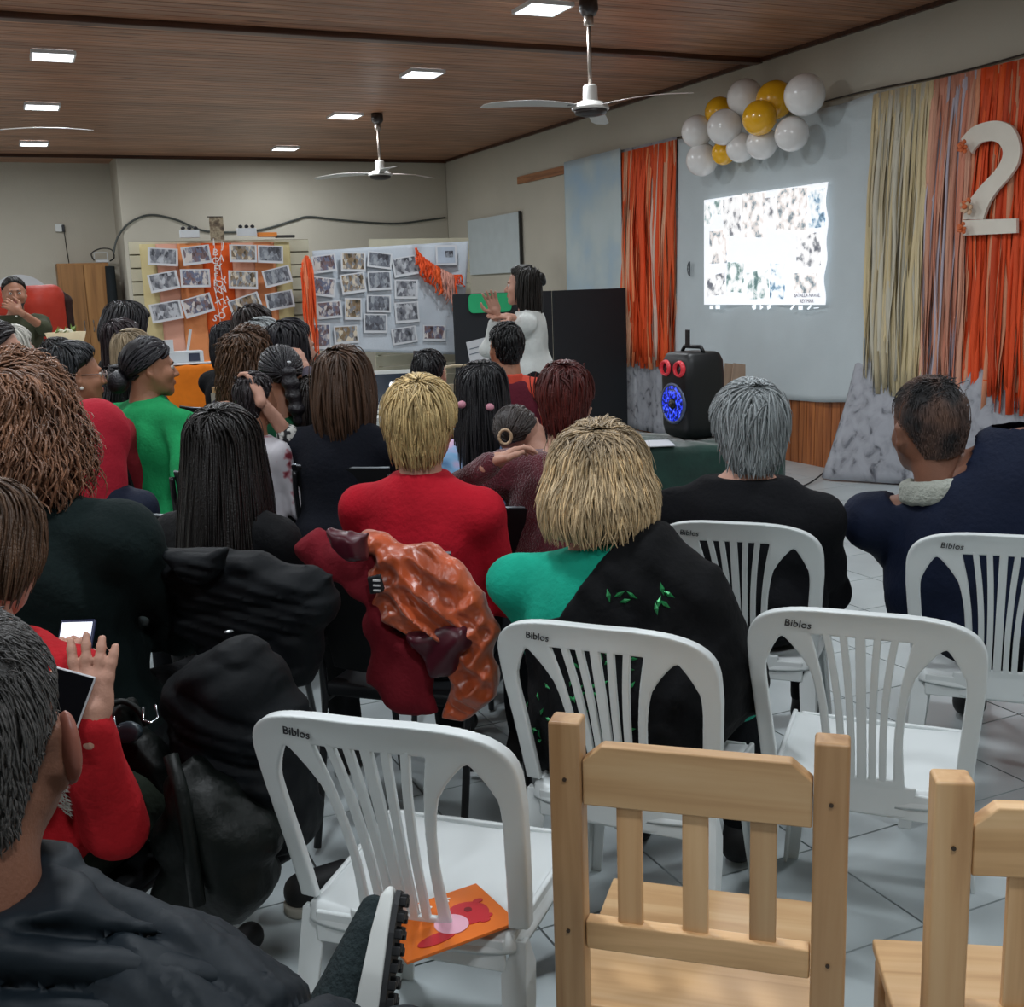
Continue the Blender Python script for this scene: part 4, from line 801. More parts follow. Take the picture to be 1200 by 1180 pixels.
# orange fringes on it
cx = aty(362, 345, SY-.1)
fringe('long narrow orange fringe tassel at the left edge of the photo sheet', cx[0]-.06, cx[0]+.06, 1.84, .78, lambda u, r: pick(r, (DO, OR, DO, '#e8875e')), 16, seed=6, axis='x', ybase=SY-.10, wd=.016, depth=.03, name='fringe_tassel', ztopf=lambda u: 1.86-.6*abs(u-.5)**2, zbotf=lambda u: .82)
xa, xb = aty(488, 300, SY-.1)[0], aty(543, 330, SY-.1)[0]
fringe('orange and pink fringe swag across the upper right of the photo sheet', xa, xb, 1.9, 1.5, lambda u, r: DO if u < .35 or u > .82 else ('#d99a88' if u > .5 else OR), 40, seed=9, axis='x', ybase=SY-.09, wd=.022, depth=.03, name='fringe_swag', ztopf=lambda u: 1.93-.28*min(1, u*1.25)**.6, zbotf=lambda u: (1.62-.30*u*1.3 if u < .72 else 1.25 if u < .85 else 1.52))
# cream blind behind the sheet
bt = thing('slatted_blind', 'cream slatted panel standing behind the photo sheet', 'blind', (3.7, SY+.5, 0)); xa, xb = aty(432, 278, SY+.5)[0], aty(549, 280, SY+.5)[0]
for k in range(16): MB().box(((xa+xb)/2-3.7, 0, 2.03-.115*(k+.5)), (xb-xa, .02, .105)).build('slat', m_slat, bt)
for x in (xa+.05, xb-.05): MB().box((x-3.7, .025, 1.0), (.04, .03, 2.0)).build('post', m_slat, bt)
# bits along the top of the striped board
def tiny(name, label, cat, px, py, w_, h_, m, yy=BY-.04, th=.06, parts=None):
    p = aty(px, py, yy); sc = ((p-CP)@CF)/FPX; t = thing(name, label, cat, tuple(p)); MB().box((0, 0, 0), (w_*sc, th, h_*sc)).build('body', m, t, bevel=.004); return t, sc
m_boxw = mat('box_white', '#c4c9cc', .5, .04)
for (px, py, lab) in [(222, 274, 'small white box on the board top left of the flower picture'), (289, 272, 'small white printed box on the board top right of the flower picture')]:
    t, sc = tiny('white_box', lab, 'box', px, py, 22, 9, m_boxw)
    for k in range(3): V, Q = solid([('e', v((k-1)*.055, -.01, .05), v(.02, .02, .016))], .006, 0, .01); link('dark_bow', mesh_np('dark_bow', V, Q, mat('bow_black', '#1d1d20', .6)), t)
t, sc = tiny('flower_picture', 'upright brown floral picture at the centre of the board top', 'picture', 254, 268, 16, 26, ramp_mat('floral_brown', [(.3, '#2c2622'), (.45, '#6b5c4b'), (.55, '#9c9078'), (.7, '#4a3c30')], 14, detail=6), th=.02)
MB().box((-.01, 0, .105), (.14, .022, .008)).build('frame_top', mat('frame_dark', '#2a241f', .5), t)
tiny('orange_paper', 'folded orange paper strip on the board top', 'paper', 313, 275, 22, 5, mat('paper_orange', '#d9812e', .6))
tiny('dark_strip', 'thin dark strip lying on the board top right', 'strip', 334, 277, 22, 3, mat('strip_dark', '#2e2b29', .6))
# string of white paper letters
gl = thing('letter_garland', 'string of white cut-out letters hanging down the orange stripe', 'garland', tuple(aty(253, 330, BY-.14))); gp = aty(253, 330, BY-.14); m_let = mat('letter_white', '#d9d6d2', .6, .02)
for (px, py, ch, r) in [(250, 284, 'I', 5), (252, 296, 'B', 8), (252, 306, 'G', 0), (253, 315, 'E', 6), (253, 324, 'F', 0), (253, 332, 'R', 5), (253, 341, 'V', 12), (256, 353, 'X', 20), (252, 373, 'S', 25), (261, 288, 'J', 10), (259, 303, 'A', 8), (257, 313, 'Y', 0), (263, 329, 'Y', -20), (257, 333, 'Q', 0), (261, 341, 'W', -30), (265, 352, 'H', -25), (263, 362, 'L', 60), (260, 370, 'O', 0)]:
    q = aty(px, py, BY-.14)-gp; a_ = math.radians(r); text(ch, .085, m_let, ((math.cos(a_), math.sin(a_), 0, q[0]), (0, 0, -1, q[1]-.01), (-math.sin(a_), math.cos(a_), 0, q[2]), (0, 0, 0, 1)), gl, ext=.003)
for k, pp_ in enumerate(([(251, 282), (253, 310), (253, 345), (258, 375), (259, 400)], [(260, 282), (258, 310), (262, 340), (262, 372)])): MB().tube([aty(a, b_, BY-.13)-gp for a, b_ in pp_], .003, 5).build('string', m_let, gl)
# cables on the back wall
c1 = [aty(133, 297, YB-.02), aty(138, 278, YB-.02), aty(152, 261, YB-.02), aty(175, 252, YB-.02), aty(205, 257, YB-.02), aty(243, 271, YB-.02), aty(300, 270, YB-.02), aty(345, 258, YB-.02), aty(362, 254, YB-.02), aty(400, 258, YB-.02), aty(460, 262, YB-.02), aty(500, 258, YB-.02), aty(522, 255, YB-.02)]
tag(MB().tube(spl(c1), .014, 6).build('wall_cable', mat('cable_grey', '#3c403c', .6), smooth=True), 'dark cable sagging along the back wall above the display boards', 'cable')
# ---------------- black panels behind presenter
m_blk = mat('panel_black', '#171b20', .75, .12, 2, .1, 30)
Yp = 9.95
for (a, b_, lab) in [(530, 646, 'black upright panel behind the presenter, left one of the pair'), (647, 733, 'black upright panel near the far orange fringe, right one of the pair')]:
    xa, xb = aty(a, 345, Yp)[0], aty(b_, 341, Yp)[0]; t = thing('partition_screen', lab, 'panel', ((xa+xb)/2, Yp, 0), 0, 'black partition screens'); MB().box((0, 0, .735), (xb-xa-.006, .03, 1.46)).build('board', m_blk, t, bevel=.004)
    for x in (-(xb-xa)/2+.15, (xb-xa)/2-.15): MB().box((x, .12, .02), (.05, .4, .04)).build('foot', m_blk, t)
a = aty(574, 355, Yp-.02); t = thing('green_card', 'bright green rounded card on the top of the black panel', 'card', tuple(a)); 
sc = ((a-CP)@CF)/FPX; mb = MB(); w_, h_, r_ = 26*sc*1.05, 11*sc, .05; poly = []
for (sx, sz, a0) in ((1, 1, 0), (-1, 1, PI/2), (-1, -1, PI), (1, -1, 1.5*PI)): poly += [(sx*(w_-r_)+r_*math.cos(a0+q), sz*(h_-r_)+r_*math.sin(a0+q)) for q in np.linspace(0, PI/2, 5)]
mb.prism(poly, -.012, 0).build('card', mat('card_green', '#21a56b', .6, .06), t)
a = aty(560, 413, Yp-.02); sc = ((a-CP)@CF)/FPX; t = thing('white_sign', 'tilted white paper sign on the black panel beside the presenter', 'sign', tuple(a)); t.rotation_euler = (0, math.radians(-10), 0)
MB().box((0, 0, 0), (24*sc, .004, 30*sc)).build('paper', m_paper, t); MB().box((0, -.003, -.0), (17*sc, .002, 1*sc)).build('printed_line', mat('print_grey', '#5a6470', .6), t, (-.02, 0, 0)); MB().box((0, -.003, 0), (12*sc, .002, 1*sc)).build('printed_line', MATS['print_grey'], t, (-.03, 0, .05))
for (x, z) in ((.06, .03), (.08, -.03), (.055, -.0)): V, Q = solid([('e', v(0, 0, 0), v(.018, .003, .026))], .005, 0, .01); link('printed_figure', mesh_np('printed_figure', V, Q, mat('print_black', '#17191c', .6)), t, (x, -.004, z))

# ================================================================== SEATING
m_pl = mat('chair_plastic_white', '#d3d8d8', .38, .02, 3, spec=.5)
def yb(u, z):
    t = (z-.44)/.42; return -.205-.02*max(t, -.3)-.105*max(t, 0)**1.15+.85*u*u
def sheet_solid(name, sd, u0, u1, z0, z1, th, h, m, parent):
    """2-D outline sd(u,z) wrapped on the curved chair back, rounded edges"""
    u = np.arange(u0, u1+h, h); z = np.arange(z0, z1+h, h); q = np.arange(-.03, .03+h*.5, h*.75); U, Z_ = np.meshgrid(u, z, indexing='ij'); d = sd(U, Z_); T_ = th(U, Z_)
    dx = d[..., None]+.004; dy = np.abs(q)[None, None]-T_[..., None]+.004
    f = np.minimum(np.maximum(dx, dy), 0)+np.sqrt(np.maximum(dx, 0)**2+np.maximum(dy, 0)**2)-.004
    V, Q = surface_nets(f.astype(np.float32), (0, 0, 0), 1.0); uu = u0+V[:, 0]*h; zz = z0+V[:, 1]*h; qq = -.03+V[:, 2]*h*.75
    P = np.stack([uu, np.array([yb(a, b_) for a, b_ in zip(uu, zz)])+qq, zz], 1); return link(name, mesh_np(name, P, Q, m), parent)
def arch_out(U, Z_):
    zc = .735; a = .238-.02*np.clip((.70-Z_)/.26, 0, 1.3); x = np.abs(U)/a; y = np.clip(Z_-zc, 0, None)/.128; return (np.maximum((x**3+y**3)**(1/3.), x)-1)*.128*1.1
def interp(z, pts):
    k = id(pts)
    if k not in _ic:
        zs = np.linspace(pts[0][0], pts[-1][0], 120); vs = np.interp(zs, [p[0] for p in pts], [p[1] for p in pts]); ker = np.hanning(23); ker /= ker.sum(); vs = np.convolve(np.pad(vs, 11, 'edge'), ker, 'valid'); _ic[k] = (zs, vs)
    return np.interp(z, *_ic[k])
_ic = {}
WO = [(.36, .095), (.46, .086), (.56, .082), (.64, .088), (.70, .099), (.75, .117), (.80, .148), (.84, .19)]       # outer edge of the wide side slat
WI = [(.36, .066), (.46, .064), (.56, .064), (.64, .070), (.72, .081), (.80, .098), (.84, .108)]                    # inner edge
def frame_sd(U, Z_):
    o = arch_out(U, Z_); au = np.abs(U); a = .238-.02*np.clip((.70-Z_)/.26, 0, 1.3); rail = a-.036-.02*np.clip((Z_-.66)/.12, 0, 1)**2; ztop = .803-.35*U*U
    # side opening between rail and wide slat
    wo = interp(Z_, WO); cx = (rail+wo)/2; hw = (rail-wo)/2; side = np.maximum(np.abs(au-cx)-hw, Z_-(.79-.9*(au-.12)**2*4*.35)); xr = hw
    side = np.maximum(side, .445-Z_)
    side = np.where(Z_ > .72, np.maximum(side, np.sqrt(((au-cx)/np.maximum(hw, .003))**2+((Z_-.70)/.085)**2)*.05-.05), side)
    mid = np.maximum(np.maximum(au-interp(Z_, WI), Z_-ztop), .462-Z_)
    f = np.maximum(o, -side); f = np.maximum(f, -mid); f = np.maximum(f, .375-Z_); return np.maximum(f, np.where(Z_ < .445, au-(.11+.0*Z_), -1))
def make_mono():
    t = thing('plastic_chair', 'white plastic chair', 'chair', (0, 0, 0))
    sheet_solid('backrest', frame_sd, -.26, .26, .36, .885, lambda U, Z_: .006+.010*np.clip((arch_out(U, Z_)+.05)/.05, 0, 1)**2, .0036, m_pl, t)
    ML = [(z, interp(z, WI)) for z in np.linspace(.455, .81, 12)]
    for k in range(5):
        fr_ = (-2, -1, 0, 1, 2)[k]/3.0; hwid = .0075 if fr_ else .010; rows = []
        for z, wi in ML:
            c = fr_*wi*1.0; y_ = yb(c, z); rows.append([(c-hwid, y_-.006, z), (c+hwid, y_-.006, z), (c+hwid, y_+.006, z), (c-hwid, y_+.006, z)])
        MB().strip(rows).build('slat', m_pl, t, bevel=.002)
    # seat: dished slab with rounded rim and skirt
    n = 26; V = []; 
    def st(i, j):
        u, w_ = i/n*2-1, j/n*2-1; x = u*(.205+.015*(w_+1)/2); y = w_*.205; r = 1-max(0, abs(u)**8+abs(w_)**8-1)*.05; e = max(abs(u), abs(w_)); z = .432+.012*u*u-.010*(1-w_*w_)*.6-.028*max(0, w_-.75)**2*10-(.0 if e < .93 else (e-.93)/.07*.03); return (x*r, y*r, z)
    top = [st(i, j) for i in range(n+1) for j in range(n+1)]; bot = [(x, y, z-.007) for x, y, z in top]; N_ = (n+1)**2; I = np.arange(N_).reshape(n+1, n+1); F = []
    for i in range(n):
        for j in range(n): F.append((I[i, j], I[i+1, j], I[i+1, j+1], I[i, j+1])); F.append(tuple(a+N_ for a in (I[i, j+1], I[i+1, j+1], I[i+1, j], I[i, j])))
    rim = [I[i, 0] for i in range(n)]+[I[n, j] for j in range(n)]+[I[n-i, n] for i in range(n)]+[I[0, n-j] for j in range(n)]
    for a, b_ in zip(rim, rim[1:]+rim[:1]): F.append((a, a+N_, b_+N_, b_))
    link('seat', mesh_np('seat', top+bot, F, m_pl), t)
    mb = MB()
    for q in (-1, 1): mb.bar((q*.19, -.19, .415), (q*.205, .19, .415), .012, .05)
    mb.bar((-.19, .19, .41), (.19, .19, .41), .012, .05); mb.bar((-.18, -.195, .40), (.18, -.195, .40), .012, .06); mb.build('apron', m_pl, t, bevel=.004)
    for (sx, sy) in ((-1, 1), (1, 1), (-1, -1), (1, -1)):
        rows = []; 
        for k in range(8):
            u = k/7; x = sx*(.200+.035*u) if sy > 0 else sx*(.214+.02*u); y = sy*(.195+.045*u) if sy > 0 else (-.186-.095*u); z = .425*(1-u); w1 = .030-.008*u; w2 = .028-.008*u+(0 if sy > 0 else .012*math.sin(PI*min(1, u*2.2)))
            if k == 0: w1 *= .4; w2 *= .4
            # L-shaped channel
            px, py = -sx, -sy; ring = [(x, y), (x+px*w1*1.6, y), (x+px*w1*1.6, y+py*.009), (x+px*.009, y+py*.009), (x+px*.009, y+py*w2*1.6), (x, y+py*w2*1.6)]; rows.append([(a, b_, z) for a, b_ in ring])
        MB().strip(rows).build('leg', m_pl, t, bevel=.002)
    me = text_mesh('Biblos', .024, .0006, .25); me.materials.append(mat('marker_ink', '#26262a', .7)); o = link('marker_lettering', me, t); z = .822; o.matrix_local = Matrix(((1, -.0, 0, -.125), (0, 0, -1, yb(-.125, z)-.0095), (-.0, 1, 0, z), (0, 0, 0, 1)))@Matrix.Rotation(math.radians(-12), 4, 'Y')@Matrix.Rotation(math.radians(15), 4, 'X')
    return t
def place(t, bx_, by_, phi, top=-.33):
    """put the chair so that the middle of its top rail stands at bx_,by_"""
    a = math.radians(phi); F = v(math.sin(a), math.cos(a)); t.location = (bx_-F[0]*top, by_-F[1]*top, 0); t.rotation_euler = (0, 0, -a)
mono = make_mono()
MONO = [((.44, 1.60), 43, 'empty white plastic chair at lower left with an orange children\'s book on its seat'),
        ((.985, 1.845), 49, 'white plastic chair of the ash-blonde person in green and black'),
        ((1.485, 1.65), 48, 'empty white plastic chair in front of the wooden chair, right of the middle'),
        ((1.535, 2.27), 46, 'white plastic chair of the short grey-haired person in black'),
        ((1.995, 1.72), 47, 'white plastic chair at the right edge, behind the balding man in navy')]
p4 = atz(858, 613, .86); p5 = atz(1178, 628, .86)
MONO[3] = ((p4[0], p4[1]),)+MONO[3][1:]; MONO[4] = ((p5[0], p5[1]),)+MONO[4][1:]
chairs = []
for i, ((x, y), ph, lab) in enumerate(MONO):
    c = mono if i == 0 else copy_tree(mono); c['label'] = lab; c['group'] = 'white plastic chairs'; place(c, x, y, ph); chairs.append(c)
# children's book on the first chair
m_or = mat('book_orange', '#d56a1c', .45, .06); cz = .448
bk = thing('picture_book', 'orange children\'s picture book with a red creature lying on the white chair seat', 'book', tuple(atz(520, 1080, cz)))
c0 = atz(520, 1080, cz); cor_ = [atz(415, 1062, cz), atz(497, 1135, cz), atz(597, 1098, cz), atz(573, 1027, cz)]
cor_ = [q-c0 for q in cor_]; e1 = cor_[2]-cor_[1]; e1 /= np.linalg.norm(e1); e2 = cor_[3]-cor_[2]; e2 = e2-e1*(e2@e1); e2 /= np.linalg.norm(e2); M = np.array([e1, e2, v(0, 0, 1)]).T
MB().box((0, 0, 0), (.21, .15, .006), M).build('cover', m_or, bk, bevel=.001)
def blobflat(name, x, y, rx, ry, m, z=.0042, par=bk, ang=0):
    mb = MB(); n_ = 20; P = [M@(v(x+rx*math.cos(a)*math.cos(ang)-ry*math.sin(a)*math.sin(ang), y+rx*math.cos(a)*math.sin(ang)+ry*math.sin(a)*math.cos(ang), z)) for a in np.linspace(0, 2*PI, n_, endpoint=False)]; mb.add(P+[p-v(0, 0, .001) for p in P], [tuple(range(n_)), tuple(range(2*n_-1, n_-1, -1))]+[(i, i+n_, (i+1) % n_+n_, (i+1) % n_) for i in range(n_)]); return mb.build(name, m, par)
mred = mat('print_red', '#b3202a', .45, .08); mpk = mat('print_pink', '#d8a3b4', .45, .05); mwh = mat('print_white', '#e2e0dc', .45)
blobflat('printed_body', .045, -.005, .038, .035, mred); blobflat('printed_belly', .005, -.02, .030, .030, mpk, .0046); blobflat('printed_tail', -.035, -.045, .038, .014, mred, .0044, ang=.1); blobflat('printed_eye', .05, .004, .007, .007, mat('print_darkred', '#701018', .5), .005)
for k in range(6): blobflat('printed_petal', -.025+.014*math.cos(k*1.05), .048+.011*math.sin(k*1.05), .013, .005, mwh, .0044+k*.0001, ang=k*1.05)
for k in range(5): blobflat('printed_star', .03+.005*math.cos(k*1.257), .055+.005*math.sin(k*1.257), .006, .0025, mwh, .0044+k*.0001, ang=k*1.257)
for k, (x, y) in enumerate([(.07, -.03), (.078, .02), (.06, -.04)]): blobflat('printed_claw', x, y, .010, .006, mred, .0043)
# ---------------- pine chairs
m_pine = wood_mat('pine_wood', '#a97d52', '#c59b6e', '#d2ad81', 2, 2.2, .42); m_pineh = wood_mat('pine_wood_across', '#b68d60', '#cda577', '#dab78b', 0, 2.0, .42)
def make_pine():
    t = thing('wooden_chair', 'pine chair', 'chair', (0, 0, 0)); W_ = .157
    for q in (-1, 1):
        MB().box((q*(W_+.024), -.18, .46), (.046, .042, .92)).build('post', m_pine, t, bevel=.005)
        MB().box((q*(W_+.020), .17, .215), (.042, .042, .43)).build('leg', m_pine, t, bevel=.004)
        MB().bar((q*(W_+.02), -.16, .40), (q*(W_+.02), .17, .40), .022, .05).build('side_rail', m_pineh, t, bevel=.003)
    mb = MB(); mb.prism([(-W_, .795), (W_, .795), (W_, .862), (W_-.028, .886), (-W_+.028, .886), (-W_, .862)], -.195, -.170); mb.build('top_rail', m_pineh, t, bevel=.003)
    MB().box((0, -.182, .592), (2*W_, .024, .044)).build('lower_rail', m_pineh, t, bevel=.003)
    for k in (-1, 0, 1): MB().box((k*.093, -.180, .705), (.036, .012, .19)).build('slat', m_pine, t, bevel=.002)
    for k in range(2): MB().box((0, -.075+.185*k+.005, .445), (.40, .183, .020)).build('seat_board', m_pineh, t, bevel=.004)
    for q in (-1, 1):
        for z in (.60, .835): MB().lathe([(0, 0), (.003, 0), (.003, .002), (0, .002)], (q*(W_+.024), -.2015, z), 8, np.array(Matrix.Rotation(PI/2, 3, 'X'))).build('nail', mat('nail', '#3a2a1c', .5), t)
    return t
pine = make_pine(); pine['label'] = 'pale pine chair with three back slats, whole in the foreground'; pine['group'] = 'pine chairs'
def place2(t, p, phi, off): a = math.radians(phi); R_ = v(math.cos(a), -math.sin(a)); F = v(math.sin(a), math.cos(a)); t.location = (p[0]-R_[0]*off[0]-F[0]*off[1], p[1]-R_[1]*off[0]-F[1]*off[1], 0); t.rotation_euler = (0, 0, -a)
place2(pine, atz(664, 840, .92), 41, (-.181, -.18)); p2 = copy_tree(pine); p2['label'] = 'pale pine chair cut off by the right picture edge'; place2(p2, atz(1116, 908, .92), 33, (-.181, -.18))
# ---------------- black chairs of the front rows
m_bp = mat('chair_black_shell', '#0c0e11', .6, .1, spec=.25); m_bm = mat('chair_black_metal', '#1a1b1e', .35, .05, metal=.3); m_be = mat('chair_steel_edge', '#8d9398', .35, .05, metal=.8)
def make_black():
    t = thing('black_chair', 'black stacking chair', 'chair', (0, 0, 0)); rows = []
    for k in range(12):
        z = .50+.36*k/11; hw = .205-.012*abs(k/11-.5); rows.append([(x, -.20-.08*(z-.5)/.36+.7*x*x+s_, z) for x in np.linspace(-hw, hw, 9) for s_ in (0,)]+[(x, -.20-.08*(z-.5)/.36+.7*x*x+.014, z) for x in np.linspace(hw, -hw, 9)])
    MB().strip(rows).build('backrest', m_bp, t, bevel=.003)
    b = MB().tube([(x, -.278+.7*x*x+.007, .862) for x in np.linspace(-.2, .2, 11)], .005, 6).build('edge_trim', m_be, t)
    MB().box((0, 0, .445), (.43, .42, .035)).build('seat', m_bp, t, bevel=.012)
    for q in (-1, 1):
        MB().tube(spl([(q*.215, -.30, .02), (q*.212, -.21, .42), (q*.21, -.245, .72), (q*.205, -.255, .84)], 4), .011, 8).build('rear_leg', m_bm, t, smooth=True)
        MB().tube([(q*.215, .25, .01), (q*.205, .17, .43)], .011, 8).build('front_leg', m_bm, t, smooth=True)
        MB().tube([(q*.21, -.21, .42), (q*.205, .17, .43)], .010, 8).build('seat_rail', m_bm, t, smooth=True)
    return t
black = make_black(); black['label'] = 'black stacking chair'; black_used = [False]
def black_chair(x, y, phi, label):
    c = black if not black_used[0] else copy_tree(black); black_used[0] = True; c['label'] = label; c['group'] = 'black chairs of the front rows'; a = math.radians(phi); c.location = (x, y, 0); c.rotation_euler = (0, 0, -a); return c

# ================================================================== THINGS AROUND THE ROOM
# speaker on a cloth-covered table
dS = 5.7; sp0 = atd(812, 505, dS); spz = .735
sx_, sy_ = sp0[0], sp0[1]; syaw = -math.radians(-128)   # front faces down-left towards the audience
t = thing('party_speaker', 'tall black loudspeaker with two red horn rings and blue lit woofer', 'loudspeaker', (sx_, sy_, spz), 0)
t.rotation_euler = (0, 0, math.radians(-88)); m_sb = mat('speaker_black', '#0f1113', .45, .1)
rows = []; Hs = .43
for z, w1, d1 in [(0, .10, .09), (.015, .118, .108), (.06, .125, .118), (.30, .125, .125), (.385, .12, .12), (.42, .105, .108), (.43, .09, .09)]:
    ring = []
    for k in range(28): a = 2*PI*k/28; c, s_ = math.cos(a), math.sin(a); p_ = .32; ring.append((w1*math.copysign(abs(c)**p_, c), d1*math.copysign(abs(s_)**p_, s_), z))
    rows.append(ring)
MB().strip(rows).build('cabinet', m_sb, t, smooth=True)
RX = np.array(Matrix.Rotation(PI/2, 3, 'X')); m_red = mat('speaker_red_ring', '#c2303a', .35, .05, emit=.25); m_blue = ramp_mat('speaker_led', [(.45, '#07103a'), (.55, '#1d2fd0'), (.66, '#4a6bff'), (.8, '#b9c6ff')], 60, rough=.4, emit=1.1)
for q in (-1, 1):
    MB().lathe([(.028, 0), (.040, .0), (.042, .012), (.036, .026), (.028, .024), (.028, 0)], (q*.060, -.112, .352), 28, RX).build('horn_ring', m_red, t, smooth=True)
    MB().lathe([(0, .0), (.030, 0), (.028, .006), (.010, .006), (0, .016)], (q*.060, -.115, .352), 24, RX).build('horn_cone', mat('horn_black', '#1c1e26', .3), t, smooth=True)
MB().lathe([(.088, 0), (.104, 0), (.106, .012), (.094, .018), (.088, .012), (.088, 0)], (0, -.112, .175), 40, RX).build('woofer_ring', mat('woofer_ring', '#5f6a86', .35, .05, metal=.4), t, smooth=True)
MB().lathe([(0, .004), (.03, .010), (.090, .010), (.090, 0), (0, 0)], (0, -.116, .175), 40, RX).build('woofer_cone', m_blue, t, smooth=True)
MB().lathe([(0, .022), (.018, .02), (.030, .008), (.030, 0), (0, 0)], (0, -.118, .175), 24, RX).build('dust_cap', m_sb, t, smooth=True)
MB().tube([(-.09, .0, .43), (-.07, .0, .455), (.07, .0, .455), (.09, .0, .43)], .010, 8).build('handle', m_sb, t, smooth=True)
ph_ = thing('phone', 'small dark phone standing on top of the loudspeaker', 'phone', (sx_-.05, sy_-.03, spz+.455)); MB().box((0, 0, .045), (.008, .035, .085)).build('case', m_sb, ph_, bevel=.002)
# table with dark green cloth
tb = thing('covered_table', 'table under a dark green velvet cloth carrying the loudspeaker', 'table', (sx_-.05, sy_+.0, 0)); tb.rotation_euler = (0, 0, math.radians(-24))
MB().box((0, 0, .70), (.84, .50, .03)).build('table_top', mat('table_dark', '#3a2c20', .6), tb)
for a in (-.38, .38):
    for b_ in (-.21, .21): MB().box((a, b_, .345), (.04, .04, .69)).build('leg', MATS['table_dark'], tb)
def cover(name, hx, hy, zt, zb, m, parent, amp=.03, nw=9, top_bump=.004):
    V = []; F = []; nr = 120; rows = []
    for (s_, z) in [(.001, zt), (.5, zt), (.93, zt), (1.0, zt-.006), (1.02, zt-.04)]+[(1.02, zt-.04-(zt-.04-zb)*k/10) for k in range(1, 11)]:
        ring = []
        for k in range(nr):
            a = 2*PI*k/nr; c, sn = math.cos(a), math.sin(a); m_ = max(abs(c), abs(sn)); x, y = hx*c/m_, hy*sn/m_; q = max(0, (zt-.03-z)/(zt-zb)); w_ = amp*q*(math.sin(a*nw)+.5*math.sin(a*nw*1.7+1)); n_ = math.hypot(x, y); ring.append((x*s_+c*w_+c*q*.03, y*s_+sn*w_+sn*q*.03, z+top_bump*math.sin(k*.7)*(s_ < 1)))
        rows.append(ring)
    o = MB().strip(rows).build(name, m, parent, smooth=True); return o
tc_ = cover('table_cloth', .44, .27, .725, .02, cloth('velvet_green', '#12342c', .6, .35, .3, 30, sheen=.6), None, .035, 11)
tc_.location = tb.location; tc_.rotation_euler = tb.rotation_euler; tag(tc_, 'dark green velvet cloth draped over the loudspeaker table', 'tablecloth')
p = atd(752, 519, 5.5); t = thing('white_paper', 'sheet of white paper on the green cloth beside the loudspeaker', 'paper', (p[0], p[1], .732)); MB().box((0, 0, 0), (.30, .21, .004)).build('sheet', m_paper, t); t.rotation_euler = (0, 0, -.4)
# boards leaning at the wall behind the speaker
for k, (px, lab) in enumerate([(851, 'pale wooden board leaning behind the loudspeaker, inner one'), (861, 'pale wooden board leaning behind the loudspeaker, outer one')]):
    a = atx(px, 430, XR-.45+k*.03); t = thing('leaning_board', lab, 'board', (a[0], a[1], 0), 0, 'leaning pale boards'); MB().prism([(-.10, 0), (.10, 0), (.06-.02*k, a[2]+.02), (-.06, a[2]+.03)], -.01, .01).build('plank', mat('board_ply', '#a48c78', .6, .15, 4, stretch=(6, 6, .6)), t).rotation_euler = (0, 0, math.radians(-20)); t.rotation_euler = (0, math.radians(4), 0)
# left alcove: cabinet, socket, red armchair, paper, bracket
yc_ = 15.55; xa, xb = aty(66, 308, yc_)[0], aty(127, 308, yc_)[0]; zc_ = 2.0; m_cab = wood_mat('cabinet_wood', '#7a5126', '#8f6232', '#9c6f3c', 2, 1.5, .45)
t = thing('wooden_cabinet', 'tall brown two-door wooden cabinet in the left alcove', 'cabinet', ((xa+xb)/2, yc_+.22, 0)); w_ = xb-xa
MB().box((0, 0, zc_/2), (w_, .42, zc_)).build('body', m_cab, t, bevel=.004)
for q in (-1, 1):
    d_ = MB().box((q*w_/4, -.222, zc_/2+.02), (w_/2-.006, .018, zc_-.08)).build('door', m_cab, t, bevel=.003); MB().tube([(q*.055, -.235, 1.13), (q*.055, -.26, 1.14), (q*.055, -.26, 1.26), (q*.055, -.235, 1.27)], .007, 6).build('handle', m_be, d_)
a = aty(71, 267, YA-.01); t = thing('wall_switch_box', 'white switch box with dark plug and thin wire on the alcove wall', 'socket', tuple(a)); MB().box((-.02, -.02, 0), (.09, .04, .10)).build('cover_plate', MATS['plastic_white'], t, bevel=.004); MB().box((.03, -.05, -.01), (.035, .04, .09)).build('plug', m_bm, t, bevel=.004); MB().tube([(.035, -.05, -.05), (.045, -.03, -.3), (.06, -.02, -.55)], .006, 5).build('wire', m_cable, t)
a = aty(118, 302, YA-.15); t = thing('router', 'small white frame and box with black cables on top of the cabinet corner', 'device', (a[0], yc_+.2, zc_+.004)); MB().box((0, 0, .02), (.16, .10, .035)).build('box', m_boxw, t, bevel=.004)
mb = MB(); 
for x in (-.09, .07): mb.bar((x, 0, .04), (x, 0, .14), .008, .008)
mb.bar((-.09, 0, .13), (.07, 0, .13), .008, .008); mb.build('frame', m_boxw, t)
MB().tube(spl([(.10, 0, .02), (.15, -.05, .06), (.13, -.05, .16), (.0, -.02, .18), (-.12, 0, .12), (-.10, -.03, .03)]), .009, 6).build('cable', m_cable, t, smooth=True)
# black roll standing between cabinet and pillar
a = aty(131, 360, 15.3); MBx = MB().tube([(0, 0, 0), (.01, 0, .9), (.03, .02, 1.95)], [.07, .075, .06], 12).build('black_roll', cloth('rolldark', '#1b2022', .8), None, smooth=True); MBx.location = (a[0]+.01, 15.45, 0); tag(MBx, 'dark rolled cover standing between the cabinet and the pillar', 'roll')
a = aty(64, 358, 15.9); t = thing('wall_paper_note', 'white paper note on the wall beside the cabinet', 'paper', (a[0], YA-.005, a[2])); MB().box((0, 0, 0), (.07, .004, .28)).build('sheet', m_paper, t)
